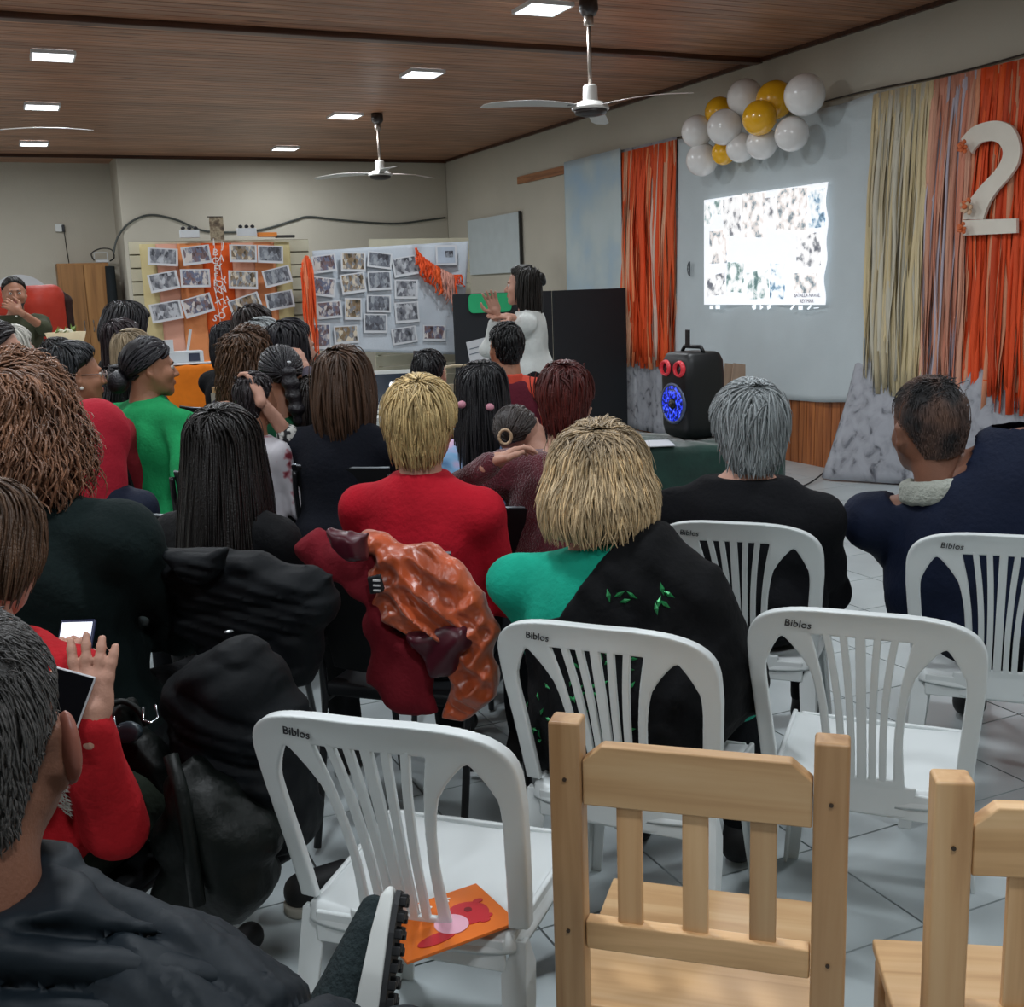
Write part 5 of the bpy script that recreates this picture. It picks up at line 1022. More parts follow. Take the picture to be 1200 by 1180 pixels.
# red armchair
dA = 9.2; a = atd(30, 335, dA); t = thing('red_armchair', 'tall red wing armchair behind the speaking man', 'armchair', (a[0]-.04, a[1], 0)); m_ra = cloth('armchair_red', '#9c2f20', .55, .1, .15, 40); m_rd = cloth('armchair_dark', '#2a1815', .6)
zt_ = a[2]-.01; V, Q = solid([('c', v(-.28, 0, .55), v(-.28, .05, zt_-.10), .10, .09), ('c', v(.24, 0, .55), v(.24, .05, zt_-.10), .10, .09), ('c', v(-.28, .05, zt_-.08), v(.24, .05, zt_-.06), .09, .075), ('c', v(-.14, .02, .6), v(-.14, .02, zt_-.16), .15, .14), ('c', v(.12, .02, .6), v(.12, .02, zt_-.16), .15, .14)], .02, .05); link('backrest', mesh_np('backrest', V, Q, m_ra), t)
V, Q = solid([('c', v(-.25, -.3, .42), v(.25, -.3, .42), .10, .10), ('c', v(-.25, -.05, .42), v(.25, -.05, .42), .10, .10), ('c', v(-.25, -.3, .2), v(.25, -.3, .2), .10, .10)], .02, .05); link('seat', mesh_np('seat', V, Q, m_ra), t)
V, Q = solid([('c', v(.37, .10, .3), v(.345, .10, zt_-.12), .05, .045), ('c', v(.345, .1, zt_-.12), v(.28, .1, zt_-.03), .045, .03)], .015, .03); link('side_panel', mesh_np('side_panel', V, Q, m_rd), t)
for x in (-.28, .28):
    for y in (-.3, .08): MB().lathe([(0, .0), (.02, 0), (.03, .14), (0, .14)], (x, y, 0), 12).build('leg', m_rd, t)
# white round-topped chair back behind
a = atd(22, 330, 10.2); t = thing('round_panel', 'white round-topped panel behind the red armchair', 'panel', (a[0], a[1], 0)); poly = [(-.32, 0)]+[(.32*math.cos(q), 1.40+.38*math.sin(q)) for q in np.linspace(PI, 0, 20)]+[(.32, 0)]; MB().prism(poly, 0, .03).build('panel', m_boxw, t); t.rotation_euler = (0, 0, 0)
# bouquet
a = atd(77, 391, 7.4); t = thing('flower_bouquet', 'wrapped bouquet with green leaves and pale flowers held up in front of the cabinet', 'flowers', tuple(a-v(0, 0, .14)))
MB().lathe([(.02, -.14), (.05, -.1), (.13, .15), (.125, .15), (.015, -.12)], n=20).build('wrapping', mat('paper_wrap', '#c9b895', .6, .05), t, smooth=True)
rb = random.Random(5); mb = MB(); mf = MB()
for k in range(34): x, y, z = rb.gauss(0, .045), rb.gauss(0, .04), .12+rb.uniform(-.02, .06); c_ = v(x, y, z); d_ = v(rb.uniform(-1, 1), rb.uniform(-1, 1), rb.uniform(.2, 1)); d_ /= np.linalg.norm(d_); sd_ = np.cross(d_, v(0, 0, 1)); (mb.add([c_-d_*.03, c_+sd_*.014, c_+d_*.035, c_-sd_*.014, c_+v(0, 0, .005)], [(0, 1, 4), (1, 2, 4), (2, 3, 4), (3, 0, 4), (0, 3, 2, 1)]))
mb.build('leaves', mat('leaf_green', '#5d7a2a', .6, .3), t)['kind'] = 'stuff'
for k in range(5): V, Q = solid([('e', v(-.05+.02*k, -.03, .15+.01*(k % 2)), v(.018, .018, .016))], .006, 0, .01); link('blossom', mesh_np('blossom', V, Q, mat('blossom_white', '#d6d3bd', .6)), t)
# orange-covered table with boxes
yo = 8.6; cx_ = aty(238, 428, yo); tz = 1.03
xa, xb = aty(190, 428, yo)[0], aty(276, 423, yo)[0]
t = thing('orange_table', 'table under a bright orange cloth in front of the striped board', 'table', ((xa+xb)/2, yo+.25, 0)); MB().box((0, 0, 1.0), (xb-xa, .5, .03)).build('table_top', MATS['table_dark'], t)
for a_ in (-1, 1):
    for b_ in (-.2, .2): MB().box((a_*(xb-xa)/2*.88, b_, .49), (.04, .04, .98)).build('leg', MATS['table_dark'], t)
o = cover('orange_tablecloth', (xb-xa)/2+.01, .27, 1.022, .15, cloth('orange_cover', '#d87418', .7, .12, .3, 20), None, .018, 9); o.location = t.location; tag(o, 'bright orange cloth hanging over the table by the striped board', 'tablecloth')
p = aty(217, 413, yo+.15); t = thing('white_carton', 'open white carton with dark print on the orange table', 'box', (p[0], yo+.2, 1.03)); mb = MB(); mb.box((0, 0, .045), (.26, .16, .09)); mb.build('body', m_boxw, t, bevel=.003); MB().box((.06, -.083, .045), (.08, .004, .06)).build('printed_mark', mat('print_navy', '#2e3346', .6), t); MB().box((-.12, .02, .12), (.10, .01, .12), rotz(.3)).build('flap', m_boxw, t)
t = thing('paper_sheet', 'white papers lying at the front of the orange table', 'paper', (p[0]+.04, yo+.07, 1.032)); MB().box((0, 0, 0), (.40, .12, .008)).build('sheet', m_paper, t)
t = thing('white_tube', 'slim white tube leaning out of the carton', 'tube', (p[0]+.03, yo+.22, 1.12)); MB().bar((0, 0, 0), (.035, 0, .16), .018, .018).build('shaft', m_boxw, t)
# table with laptop under the photo sheet, dark case, beige chair frames
dL = 7.3; a = atd(455, 470, dL); t = thing('white_table', 'small white table carrying the laptop', 'table', (a[0], a[1], 0)); m_tw = mat('table_white', '#c9ccc8', .5, .03); MB().box((0, 0, .72), (.8, .55, .03)).build('table_top', m_tw, t, bevel=.004)
for a_ in (-.36, .36):
    for b_ in (-.24, .24): MB().box((a_, b_, .355), (.035, .035, .71)).build('leg', m_tw, t)
zl = .74; lt = thing('laptop', 'white laptop with a light reflected in its dark screen', 'laptop', (a[0], a[1]-.02, zl)); lt.rotation_euler = (0, 0, math.radians(-14)); MB().box((0, 0, .010), (.36, .25, .018)).build('keyboard_base', m_tw, lt, bevel=.004)
RL = np.array(Matrix.Rotation(math.radians(-12), 3, 'X')); MB().box((0, .155, .135), (.36, .012, .25), RL).build('lid', m_tw, lt, bevel=.004); MB().box((0, .145, .135), (.31, .008, .20), RL).build('screen', mat('screen_dark', '#2b3440', .12, .05), lt); MB().box((0, -.01, .0195), (.31, .12, .002)).build('keys', mat('keys_grey', '#6f757c', .5), lt)
V, Q = solid([('e', v(.04, .138, .16), v(.026, .004, .026))], .006, 0, .01); link('painted_reflection', mesh_np('painted_reflection', V, Q, mat('reflection_white', '#eef4ff', .4, emit=1.2)), lt)  # light reflected in the screen, put in as a glowing white spot
a = atd(482, 432, 7.6); t = thing('dark_case', 'dark upright board leaning behind the laptop table', 'board', (a[0], a[1], 0)); MB().box((0, 0, a[2]/2+.06), (.13*1.1, .03, a[2]+.12)).build('panel', mat('case_dark', '#34363c', .5, .15), t, bevel=.004); t.rotation_euler = (0, math.radians(5), 0)
for k, (px, dd) in enumerate([(536, 8.2), (398, 8.2)]):
    a = atd(px, 446, dd); t = thing('beige_chair', ['beige tubular school chair below the right end of the photo sheet', 'beige tubular school chair below the photo sheet, left of the laptop'][k], 'chair', (a[0], a[1]-.0, 0), 0, 'beige school chairs'); m_bg = mat('tube_beige', '#b5a587', .5, .05); zt_ = a[2]+.12
    for q in (-1, 1): MB().tube(spl([(q*.17, -.2, 0), (q*.17, -.17, .45), (q*.17, -.2, zt_-.06), (q*.14, -.2, zt_), (0, -.2, zt_)], 5), .011, 8).build('back_tube', m_bg, t, smooth=True); MB().tube([(q*.17, .2, 0), (q*.17, .17, .45)], .011, 8).build('leg', m_bg, t, smooth=True)
    for z in (zt_-.15, zt_-.30): MB().box((0, -.19, z), (.33, .015, .05)).build('back_slat', m_bg, t, bevel=.003)
    MB().box((0, 0, .46), (.38, .38, .02)).build('seat', m_bg, t, bevel=.005)

# ================================================================== PEOPLE
def pc(px, py, d): return atd(px, py, d)
def hand_at(px, py, d): return atd(px, py, d)
# 1 presenter, standing, speaking with both hands raised
hp_ = pc(612, 336, 7.15)
presenter = person('dark-haired person standing in a long white knit top, both hands raised while talking', hp_, -60, ('#cfd3d0', 'knit_top'), hairstyle('long', low=-.22, vol=.010, fall=.0, front=58), '#17130f', hy=-62, hp=2, stand=True, skin='light', face=True,
    hands=(hand_at(582, 368, 6.95), hand_at(598, 372, 7.0)), hint=(v(.2, .4, -1), v(.3, .2, -1)), sleeve=.86, hem=.62, wd=1.02, vox=.010, curl=.15, group='standing people', handdir=((v(-.35, -.1, .9), v(.3, .7, .3)), (v(-1, -.1, .15), v(0, -.3, 1))), pants='#1a1c20', amp=.006)
fr = presenter['fr']; V, Q = solid([('e', fr.w(v(0, -.115, .055)), v(.042, .035, .038), fr.M), ('e', fr.w(v(.01, -.135, .03)), v(.02, .02, .025), fr.M)], .006, .015); link('hair_bun', mesh_np('hair_bun', V-presenter['o0'], Q, mat('hair_17130f', '#17130f')), presenter['root'])
Nb, F, Rv = presenter['Nb'], presenter['F'], presenter['R']
blob('scarf', [('c', Nb+F*.09-v(0, 0, .02), Nb+F*.12-v(0, 0, .20), .045, .05), ('c', Nb-Rv*.06+F*.02, Nb+F*.10-v(0, 0, .05), .04, .045), ('c', Nb+Rv*.06+F*.02, Nb+F*.10-v(0, 0, .05), .04, .045)], cloth('scarf_black', '#16171b', .9), presenter['root'], presenter['o0'], .009)
# 2 man at the left, hand at his collar
man = person('bearded man in an olive shirt standing far left, hand at his collar', pc(17, 345, 8.45), 172, ('#3d4030', 'shirt'), 'short', '#15110e', hy=178, stand=True, skin='tan', face=True,
    hands=(hand_at(24, 366, 8.15), None), hint=(v(.9, -.2, -.8), None), sleeve=.62, hem=.86, vox=.010, curl=.7, group='standing people', handdir=((v(-.6, 0, .5), v(.2, -1, .2)), None), pants='#22252a', wd=1.05)
fr = man['fr']; V, Q = solid([('c', fr.w(v(-.052, .03, -.05)), fr.w(v(-.02, .078, -.095)), .018, .022), ('c', fr.w(v(.052, .03, -.05)), fr.w(v(.02, .078, -.095)), .018, .022), ('c', fr.w(v(-.02, .078, -.095)), fr.w(v(.02, .078, -.095)), .022, .022), ('c', fr.w(v(-.022, .094, -.043)), fr.w(v(.022, .094, -.043)), .004, .004)], .005, .012)
link('beard', mesh_np('beard', V-man['o0'], Q, mat('beard_dark', '#1c1512', .8, .2, 40, .5, 200)), man['root'])
for k in range(3): a = pc(19.5, 371+k*9.5, 8.20)-man['o0']; V, Q = solid([('e', v(0, 0, 0), v(.009, .004, .009))], .004, 0, .006); link('button', mesh_np('button', V, Q, mat('button_pale', '#c9c9be', .4)), man['root'], (a[0], a[1]+.09, a[2]))
# 12 blonde woman in green and black, centre
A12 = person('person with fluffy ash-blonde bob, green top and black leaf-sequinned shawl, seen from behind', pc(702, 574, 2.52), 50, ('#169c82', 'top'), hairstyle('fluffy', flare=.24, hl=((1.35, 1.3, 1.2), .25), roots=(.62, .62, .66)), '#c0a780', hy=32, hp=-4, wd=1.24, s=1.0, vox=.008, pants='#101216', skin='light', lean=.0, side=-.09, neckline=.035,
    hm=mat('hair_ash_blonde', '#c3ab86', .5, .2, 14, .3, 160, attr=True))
# shawl: black drape over the right shoulder and back
Nb, F, Rv, Sh, Pv = A12['Nb'], A12['F'], A12['R'], A12['Sh'], A12['Pv']; o0 = A12['o0']; Z = v(0, 0, 1)
G = [('e', p_[1], np.asarray(p_[2])+.028, p_[3]) if p_[0] == 'e' else ('c', p_[1], p_[2], p_[3]+.026, p_[4]+.026) for p_ in A12['T']]+[('c', Sh[1], A12['A'][1][1]-(A12['A'][1][1]-Sh[1])*.12, .088, .088), ('e', Pv+Z*.05, v(.255, .20, .20), A12['M'])]
ZB = ([-.6, -.34, -.14, -.10, -.08, .04, .10], [-.13, -.13, -.13, -.10, -.03, .05, .10])
def post(f, P):
    q = P-Nb.astype(np.float32); x = q@Rv.astype(np.float32); z = q[..., 2]; f = f-.004*np.sin(60*x+22*z+3*np.sin(20*z))-.002*np.sin(95*x-12*z)
    return np.maximum(np.maximum(f, (np.interp(z, *ZB)-x)), .42-P[..., 2])
blob('shawl', G, cloth('shawl_black', '#08090c', .85, .3, .4, 40), A12['root'], o0, .008, .04, post)
me_leaf = None; rl = random.Random(8); lv = MB()
def leaf(mb, c, d_, up_, L, W_):
    s_ = np.cross(d_, up_); s_ /= np.linalg.norm(s_); mb.add([c-d_*L/2, c+s_*W_/2+up_*.003, c+d_*L/2, c-s_*W_/2+up_*.003, c+up_*.006], [(0, 1, 4), (1, 2, 4), (2, 3, 4), (3, 0, 4), (3, 2, 1, 0)])
m_leaf = mat('sequin_green', '#1f7a44', .3, .4, 30, metal=.4)
leafpx = [(713, 698, 80), (726, 696, 150), (741, 697, 30), (733, 704, 160), (776, 690, 75), (784, 696, 30), (772, 706, 110), (779, 708, 40), (769, 713, 80)]
for i in range(78): leafpx.append((rl.gauss(700, 32) if i < 46 else rl.gauss(648, 18), (rl.uniform(745, 900) if i < 46 else rl.uniform(800, 870)), rl.uniform(0, 180)))
from mathutils.bvhtree import BVHTree
def bvh_of(o): me = o.data; off = o.matrix_world.translation if False else Vector(o.parent.location); return BVHTree.FromPolygons([Vector(vv.co)+off for vv in me.vertices], [tuple(p.vertices) for p in me.polygons])
shawl = [c for c in A12['root'].children if c.name.startswith('shawl')][0]; bv = bvh_of(shawl)
for i, (px, py, a_) in enumerate(leafpx):
    r_ = ray(px, py); hit = bv.ray_cast(Vector(CP), Vector(r_/np.linalg.norm(r_)))
    if hit[0] is None: continue
    c = np.array(hit[0]); n_ = np.array(hit[1]); n_ = n_ if n_@r_ < 0 else -n_; t1 = np.cross(n_, Z); t1 /= np.linalg.norm(t1); t2 = np.cross(t1, n_); d_ = t1*math.cos(math.radians(a_))+t2*math.sin(math.radians(a_)); leaf(lv, c+n_*.002-o0, d_, n_, (.030 if i < 9 else rl.uniform(.012, .026)), (.010 if i < 9 else .008))
lv.build('sequin_leaves', m_leaf, shawl)['kind'] = 'stuff'
# 11 blonde crop in red
A11 = person('person with short blond crop in a bright red turtleneck sweater', pc(494, 502, 3.1), 44, ('#ad1526', 'sweater'), hairstyle('crop'), '#b59a66', hy=33, wd=1.08, collar=True, vox=.009, skin='light', pants='#14161b', hm=mat('hair_gold', '#bfa573', .5, .2, 14, .3, 160, attr=True), amp=.005)
black_chair(A11['Pv'][0]-A11['F'][0]*.02, A11['Pv'][1]-A11['F'][1]*.02, 44, 'black chair under the draped orange jacket behind the red sweater')
# 3 curly brown-haired woman, left
A3 = person('person with big curly brown hair in a very dark green sweater at the left', pc(20, 506, 2.5), 40, ('#0d1a1a', 'sweater'), hairstyle('curly'), '#6b4a30', hy=28, wd=1.62, s=1.03, vox=.010, pants='#101215', skin='tan', amp=.008,
    hm=mat('hair_brown_curly', '#76513a', .45, .3, 14, .3, 160, attr=True), hands=(None, None), hint=(None, v(.9, -.6, -.8)))
# 4 person in red with phone
A4 = person('brown-haired person in red fleece bending over a phone at the left edge', pc(-14, 650, 1.98), 44, ('#a81a22', 'fleece'), hairstyle('bob', low=-.09), '#4a3424', s=.93, hy=40, hp=-22, wd=1.12, vox=.009, skin='light', pants='#20281f', shoulder=.0,
    hands=(pc(52, 806, 2.10), pc(108, 852, 1.84)), hint=(v(-.5, .2, -.9), v(.25, -.5, -1)), handdir=((v(.3, .6, .5), v(-.3, -.5, .8)), (v(.12, .25, 1), v(-.3, -.95, .2))), curl=(.5, .12))
t = thing('phone', 'phone with a lit white screen held by the person in red', 'phone', tuple(pc(86, 766, 2.22))); t.rotation_euler = (math.radians(-38), 0, math.radians(-25)); MB().box((0, 0, 0), (.072, .009, .145)).build('case', mat('phone_case', '#23284a', .4), t, bevel=.004); MB().box((0, -.0055, 0), (.062, .001, .13)).build('screen', mat('phone_screen', '#e8ecff', .3, emit=.9), t)
t = thing('phone', 'dark phone with pale rim and black screen beside the grey-haired man', 'phone', tuple(pc(72, 832, 1.80))); t.rotation_euler = (math.radians(-30), math.radians(22), math.radians(-15)); MB().box((0, 0, 0), (.068, .008, .13)).build('case', mat('phone_rim', '#b9b9bd', .3), t, bevel=.003); MB().box((0, -.0045, 0), (.062, .002, .122)).build('screen', mat('phone_black', '#0b0c0f', .08), t)
# 5 grey-haired man in front, puffer jacket
Q5 = (.085, .014, 0)
A5 = person('nearest person, short grey-black hair, dark slate puffer jacket, lower left corner', pc(-44, 884, 1.0), 30, ('#26303a', 'puffer_jacket'), hairstyle('short', vol=.006, n=5000, w=.0013, len=(.05, .11), frizz=.001, side=88, nape=-.06, seg=5), '#3b3a3c', hy=14, s=1.06, wd=1.0, vox=.007, skin='dark', pants='#141a1d', quilt=None, amp=.002,
    hands=(None, pc(440, 1270, 1.12)), hint=(None, v(.6, -.2, -.4)), hm=mat('hair_salt', '#4a4847', .5, .35, 60, .3, 200, attr=True), sleeve=0.001, legs=True)
fr = A5['fr']; s_ = 1.06
V, Q, Cc = None, None, None
for q in (-1, 1):
    V, Q = solid([('e', fr.w(v(.090*q, -.016, .004)*s_), v(.009, .021, .034), fr.M@rotz(.5*q)), ('c', fr.w(v(.086*q, -.004, -.024)*s_), fr.w(v(.084*q, .002, -.032)*s_), .009, .007), ('-e', fr.w(v(.100*q, -.008, .004)*s_), v(.007, .012, .020), fr.M)], .0035, .008, .015)
    link('ear', mesh_np('ear', V-A5['o0'], Q, mat('skin_ear', '#8a5243', .5, .08, 18)), A5['root'])
# stubble beard strip in front of the ear
rb = np.random.default_rng(2); Vb = []; Fb = []; nb = 0
for k in range(900):
    u, w_ = rb.uniform(0, 1), rb.uniform(0, 1); p = v(.066-.022*u+.004, .028+.045*u*w_+.012, .018-.105*w_-.005*u); d_ = v(.6, .5, -.8)+rb.normal(0, .25, 3); d_ /= np.linalg.norm(d_); a_ = fr.w(p*s_); L_ = .006; dd = fr.M@d_; sd_ = fr.M@v(0, 0, 1)*.0006; Vb += [a_+sd_, a_-sd_, a_+dd*L_]; Fb.append((nb, nb+1, nb+2)); nb += 3
o = link('beard', mesh_np('beard', np.array(Vb)-A5['o0'], Fb, mat('beard_grey', '#9a9690', .6)), A5['root']); o['kind'] = 'stuff'
m_puff = mat('cloth_puffer_slate', '#121b22', .6, .1, 5, .12, 30, spec=.25)
Nb, F, Rv, Sh, Pv = A5['Nb'], A5['F'], A5['R'], A5['Sh'], A5['Pv']; M5 = np.array([Rv, F, Z]).T; E5, W5 = A5['A'][1][1], A5['A'][1][2]
def quiltpost(org, ax_, pitch, amp, wr=.004):
    def post(f, P):
        q = (P-np.asarray(org, np.float32)); t = q@np.asarray(ax_, np.float32); x = q@np.cross(np.asarray(ax_), v(0, 0, 1)).astype(np.float32)
        return f-amp*np.abs(np.sin(PI*t/pitch))**.55-wr*np.sin(70*x+14*np.sin(30*t))*np.abs(np.sin(PI*t/pitch))
    return post
G = [('e', Pv+(Nb-Pv)*.70, v(.185, .135, .20), M5), ('e', Pv+(Nb-Pv)*.35, v(.19, .15, .22), M5), ('e', Pv, v(.20, .16, .15), M5), ('c', Nb-Z*.01, Sh[0], .075, .085), ('c', Nb-Z*.01, Sh[1], .075, .085), ('c', Nb+Z*.0-F*.01, Nb+Z*.05-F*.005, .085, .088)]
def p5(f, P):
    q = P-Nb.astype(np.float32); y_ = np.abs(q@F.astype(np.float32)); x_ = q@Rv.astype(np.float32); tt = y_*1.0-q[..., 2]+.012*np.sin(9*x_); gd = np.abs((tt/.062+.2)%1-.5)*.062; f = f-.018*np.abs(np.cos(PI*(tt/.062+.2-.5)))**.7+.009*np.exp(-((.031-gd)/.009)**2)+np.where(np.abs(x_) < .13, .006*np.exp(-((np.abs((x_/.085+.5)%1-.5)*.085)/.008)**2), 0)-.002*np.sin(75*x_+3*np.sin(20*y_)); q = P-(Nb+Z*.062).astype(np.float32); hole = np.sqrt(q[..., 0]**2+q[..., 1]**2)-.068; f = np.maximum(f, -np.maximum(hole, -(P[..., 2]-(Nb[2]+.012)))); return np.maximum(f, P[..., 2]-(Nb[2]+.075))
blob('puffer_body', G, m_puff, A5['root'], A5['o0'], .007, .04, p5)
def sleevepost(S_, ax_):
    side = np.cross(ax_, Z); side /= np.linalg.norm(side); upv = np.cross(side, ax_)
    def post(f, P):
        q = P-S_.astype(np.float32); t = q@ax_.astype(np.float32); y_ = q@side.astype(np.float32); z_ = q@upv.astype(np.float32); ang = np.arctan2(y_, z_)
        ga = np.abs((ang*.9+.5)%1-.5)*.09; along = .014-.012*np.exp(-(ga/.009)**2); gr = np.abs(((t-.11)/.075+.5)%1-.5)*.075; rings = .014+.010*np.abs(np.sin(PI*(t-.11)/.075))-.014*np.exp(-(gr/.009)**2); seam = .010*np.exp(-((t-.11)/.007)**2)
        return f-np.where(t < .11, along, rings)+seam-.0022*np.sin(80*t+5*np.sin(9*ang))
    return post
for i in (0, 1):
    S_, E, W_ = A5['A'][i]; ax_ = (E-S_)/np.linalg.norm(E-S_); blob('puffer_sleeve', [('c', S_, E, .088, .078), ('c', E, W_, .078, .058)], m_puff, A5['root'], A5['o0'], .007, .03, sleevepost(S_, ax_))
# his raised shoe, sole to the right
sh0 = pc(452, 1038, 1.28); sh1 = pc(430, 1215, 1.22); dS_ = sh1-sh0; dS_ /= np.linalg.norm(dS_); rt = CR-dS_*(CR@dS_); rt /= np.linalg.norm(rt); fw = np.cross(rt, dS_)
t = thing('sneaker', 'dark sneaker with white midsole and black lugged sole, raised toe-up at the bottom', 'shoe', tuple(sh1)); L = lambda a, b_, c=0: sh0+dS_*a+rt*b_+fw*c-sh1
V, Q = solid([('c', L(.025, -.012), L(.19, -.055), .012, .040), ('c', L(.03, -.008), L(.09, -.018), .012, .022), ('c', L(.05, -.012, -.02), L(.2, -.05, -.03), .012, .036), ('c', L(.05, -.012, .02), L(.2, -.05, .03), .012, .036)], .004, .02); link('upper', mesh_np('upper', V, Q, cloth('shoe_knit', '#252f31', .9, .15, .5, 150)), t)
M_ = np.array([rt, dS_, fw]).T
rows = []
for a_, h0, h1, wz in [(0.0, .004, .010, .012), (.012, -.002, .013, .028), (.05, -.006, .014, .041), (.12, -.012, .014, .045), (.20, -.02, .014, .04), (.27, -.024, .014, .034)]: rows.append([L(a_, h0, -wz), L(a_, h1, -wz), L(a_, h1, wz), L(a_, h0, wz)])
MB().strip(rows).build('midsole', mat('midsole_white', '#c9ccc9', .5, .04), t, bevel=.004)
rows = []
for a_, wz in [(0.004, .014), (.02, .03), (.05, .040), (.12, .044), (.20, .039), (.27, .033)]: rows.append([L(a_, .014, -wz), L(a_, .020, -wz), L(a_, .020, wz), L(a_, .014, wz)])
MB().strip(rows).build('outsole', mat('rubber_black', '#15171a', .7, .1), t); lug = MB()
for k in range(13):
    for c in (-.031, -.012, .012, .031):
        a_ = .012+k*.0175; wz = np.interp(a_, [0, .05, .12, .27], [.3, .9, 1, .8]); lug.box(L(a_+(.004 if abs(c) > .02 else 0), .0235, c*wz), (.009, .010, .011), M_)
lug.build('tread_lugs', MATS['rubber_black'], t, bevel=.0015)['kind'] = 'stuff'
V, Q = solid([('c', L(.20, -.05), L(.36, -.16), .05, .058), ('c', L(.36, -.16), L(.50, -.22), .058, .07)], .008, .02); link('sock_and_ankle', mesh_np('sock_and_ankle', V, Q, cloth('sock_dark', '#161a1e')), t)
# 9 long black hair
A9 = person('person with very long straight black hair hanging over black clothes', pc(264, 534, 3.08), 42, ('#0e0f12', 'jacket'), hairstyle('long', low=-.50, vol=.022, n=1500, w=.004, flare=.22, fall=.10), '#14100f', hy=30, s=.98, vox=.009, skin='tan', pants='#101215')
# 10 navy brown bob
A10 = person('person with straight brown shoulder-length hair in a black vest over navy sleeves', pc(404, 452, 4.35), 44, ('#10131c', 'vest'), hairstyle('bob', low=-.19, vol=.026, back=130, flare=.16), '#453022', hy=34, wd=1.2, s=1.04, collar=True, vox=.011, pants='#101215')
# 13 grey short hair, black coat
A13 = person('short silver-haired person in a black coat, seated right of centre', pc(877, 509, 3.32), 44, ('#0f1014', 'coat'), hairstyle('crop', vol=.026, n=2200, w=.003, frizz=.005, top=.004, nape=-.10), '#8a8f90', hy=22, s=1.06, wd=1.22, vox=.009, skin='light', pants='#0f1013', hm=mat('hair_silver', '#8e9496', .45, .2, 14, .3, 160, attr=True), collar=True)
V, Q = solid([('e', A13['fr'].w(v(-.083, -.005, -.045)), v(.006, .006, .006))], .002, 0, .01); link('earring', mesh_np('earring', V-A13['o0'], Q, mat('earring_coral', '#d98a72', .3)), A13['root'])
# 14 bald man
A14 = person('heavy balding man in a navy jacket with pale fleece collar at the right', pc(1089, 504, 3.25), 50, ('#111a30', 'jacket'), hairstyle('short', vol=.003, n=2500, w=.0014, len=(.04, .09), frizz=.0006, side=94, nape=-.055, seg=5), '#2c2a2b', hy=18, hr=-8, s=1.25, wd=1.26, vox=.009, skin='dark', pants='#10131a', side=-.22, lean=-.02, nbo=(.05, .05, .02), shroll=.03, collar=True, amp=.005, hm=ramp_mat('hair_thin', [(.36, '#17181b'), (.46, '#272526'), (.55, '#54413a'), (.7, '#6e5142')], 7, detail=4))
Nb = A14['Nb']; fr = A14['fr']; Rv, F = A14['R'], A14['F']
Cn = fr.w(v(0, -.034, -.125)*1.25)+Z*.005; ring = [Cn+Rv*.094*math.cos(a_)+F*.094*math.sin(a_)+Z*(.018*math.cos(a_)) for a_ in np.linspace(-PI*1.15, PI*.15, 16)]
V, Q = solid([('c', ring[i], ring[i+1], .017, .017) for i in range(15)]+[('c', ring[i]-Z*.025, ring[i+1]-Z*.025, .017, .017) for i in range(15)], .006, .02, post=lambda f, P: f-.002*np.sin(P[..., 0]*160)*np.sin(P[..., 1]*150+P[..., 2]*90)); link('fleece_collar', mesh_np('fleece_collar', V-A14['o0'], Q, cloth('fleece_pale', '#a9aca3', .95, .1, .8, 120)), A14['root'])
# 15 red-haired woman in maroon fur
A15 = person('person with short dark red hair in a fuzzy maroon jacket, arm around a child', pc(662, 473, 3.40), 36, ('#571723', 'fur_jacket'), hairstyle('crop', vol=.014, n=1200, frizz=.002, w=.004, nape=-.10), '#4a1713', hy=30, s=.92, wd=1.25, vox=.009, pants='#111217', topk=cloth('fur_maroon', '#5c1826', .95, .35, 1.0, 170, sheen=.5), hands=(pc(574, 545, 3.22), None), hint=(v(-.8, -.2, -.1), None), amp=.007, curl=.5)
black_chair(*(atz(612, 541, .86)[:2]+v(.165, .225)), 36, 'empty-backed black chair in front of the fuzzy maroon jacket')
# 16 leaning child
A16 = person('child with brown hair resting the head against the maroon fuzzy jacket', pc(612, 512, 3.72), 30, ('#5b6f92', 'sweater'), hairstyle('tied', tie=(-.06, -.09, .02), vol=.006), '#2b2320', hy=25, hr=-35, hp=-10, s=.86, wd=.85, vox=.011, pants='#22252b', lean=.1)
p = pc(592, 512, 3.60); mb = MB(); 
V, Q = solid([('c', p+v(.02*math.cos(a_)*CR[0], .02*math.cos(a_)*CR[1], .024*math.sin(a_)), p+v(.02*math.cos(a_+.5)*CR[0], .02*math.cos(a_+.5)*CR[1], .024*math.sin(a_+.5)), .0045, .0045) for a_ in np.arange(0, 6.3, .5)], .003, .004); link('hair_clip', mesh_np('hair_clip', V-A16['o0'], Q, mat('clip_bone', '#b59a7c', .35, .1)), A16['root'])
# 17 girl with tie-dye top
A17 = person('girl with two black ponytails and pink hair ties in a blue and pink tie-dye top', pc(566, 466, 3.95), 36, ('#7fa0c8', 'tie_dye_top'), hairstyle('long', low=-.30, vol=.014, n=600, fall=.02, flare=.12), '#16161a', hy=30, s=.94, wd=.9, vox=.011, topk=ramp_mat('cloth_tiedye', [(.3, '#2f5f9a'), (.42, '#86b4dc'), (.52, '#c7a9cc'), (.62, '#d6b0b8'), (.74, '#3a6ea8')], 7, detail=3, dist=1.2), pants='#2a3550')
for px, py in ((574, 477), (541, 474)): p = pc(px, py, 3.83); V, Q = solid([('e', p, v(.016, .012, .014))], .004, 0, .01); link('hair_tie', mesh_np('hair_tie', V-A17['o0'], Q, mat('tie_pink', '#c98a9a', .5)), A17['root'])
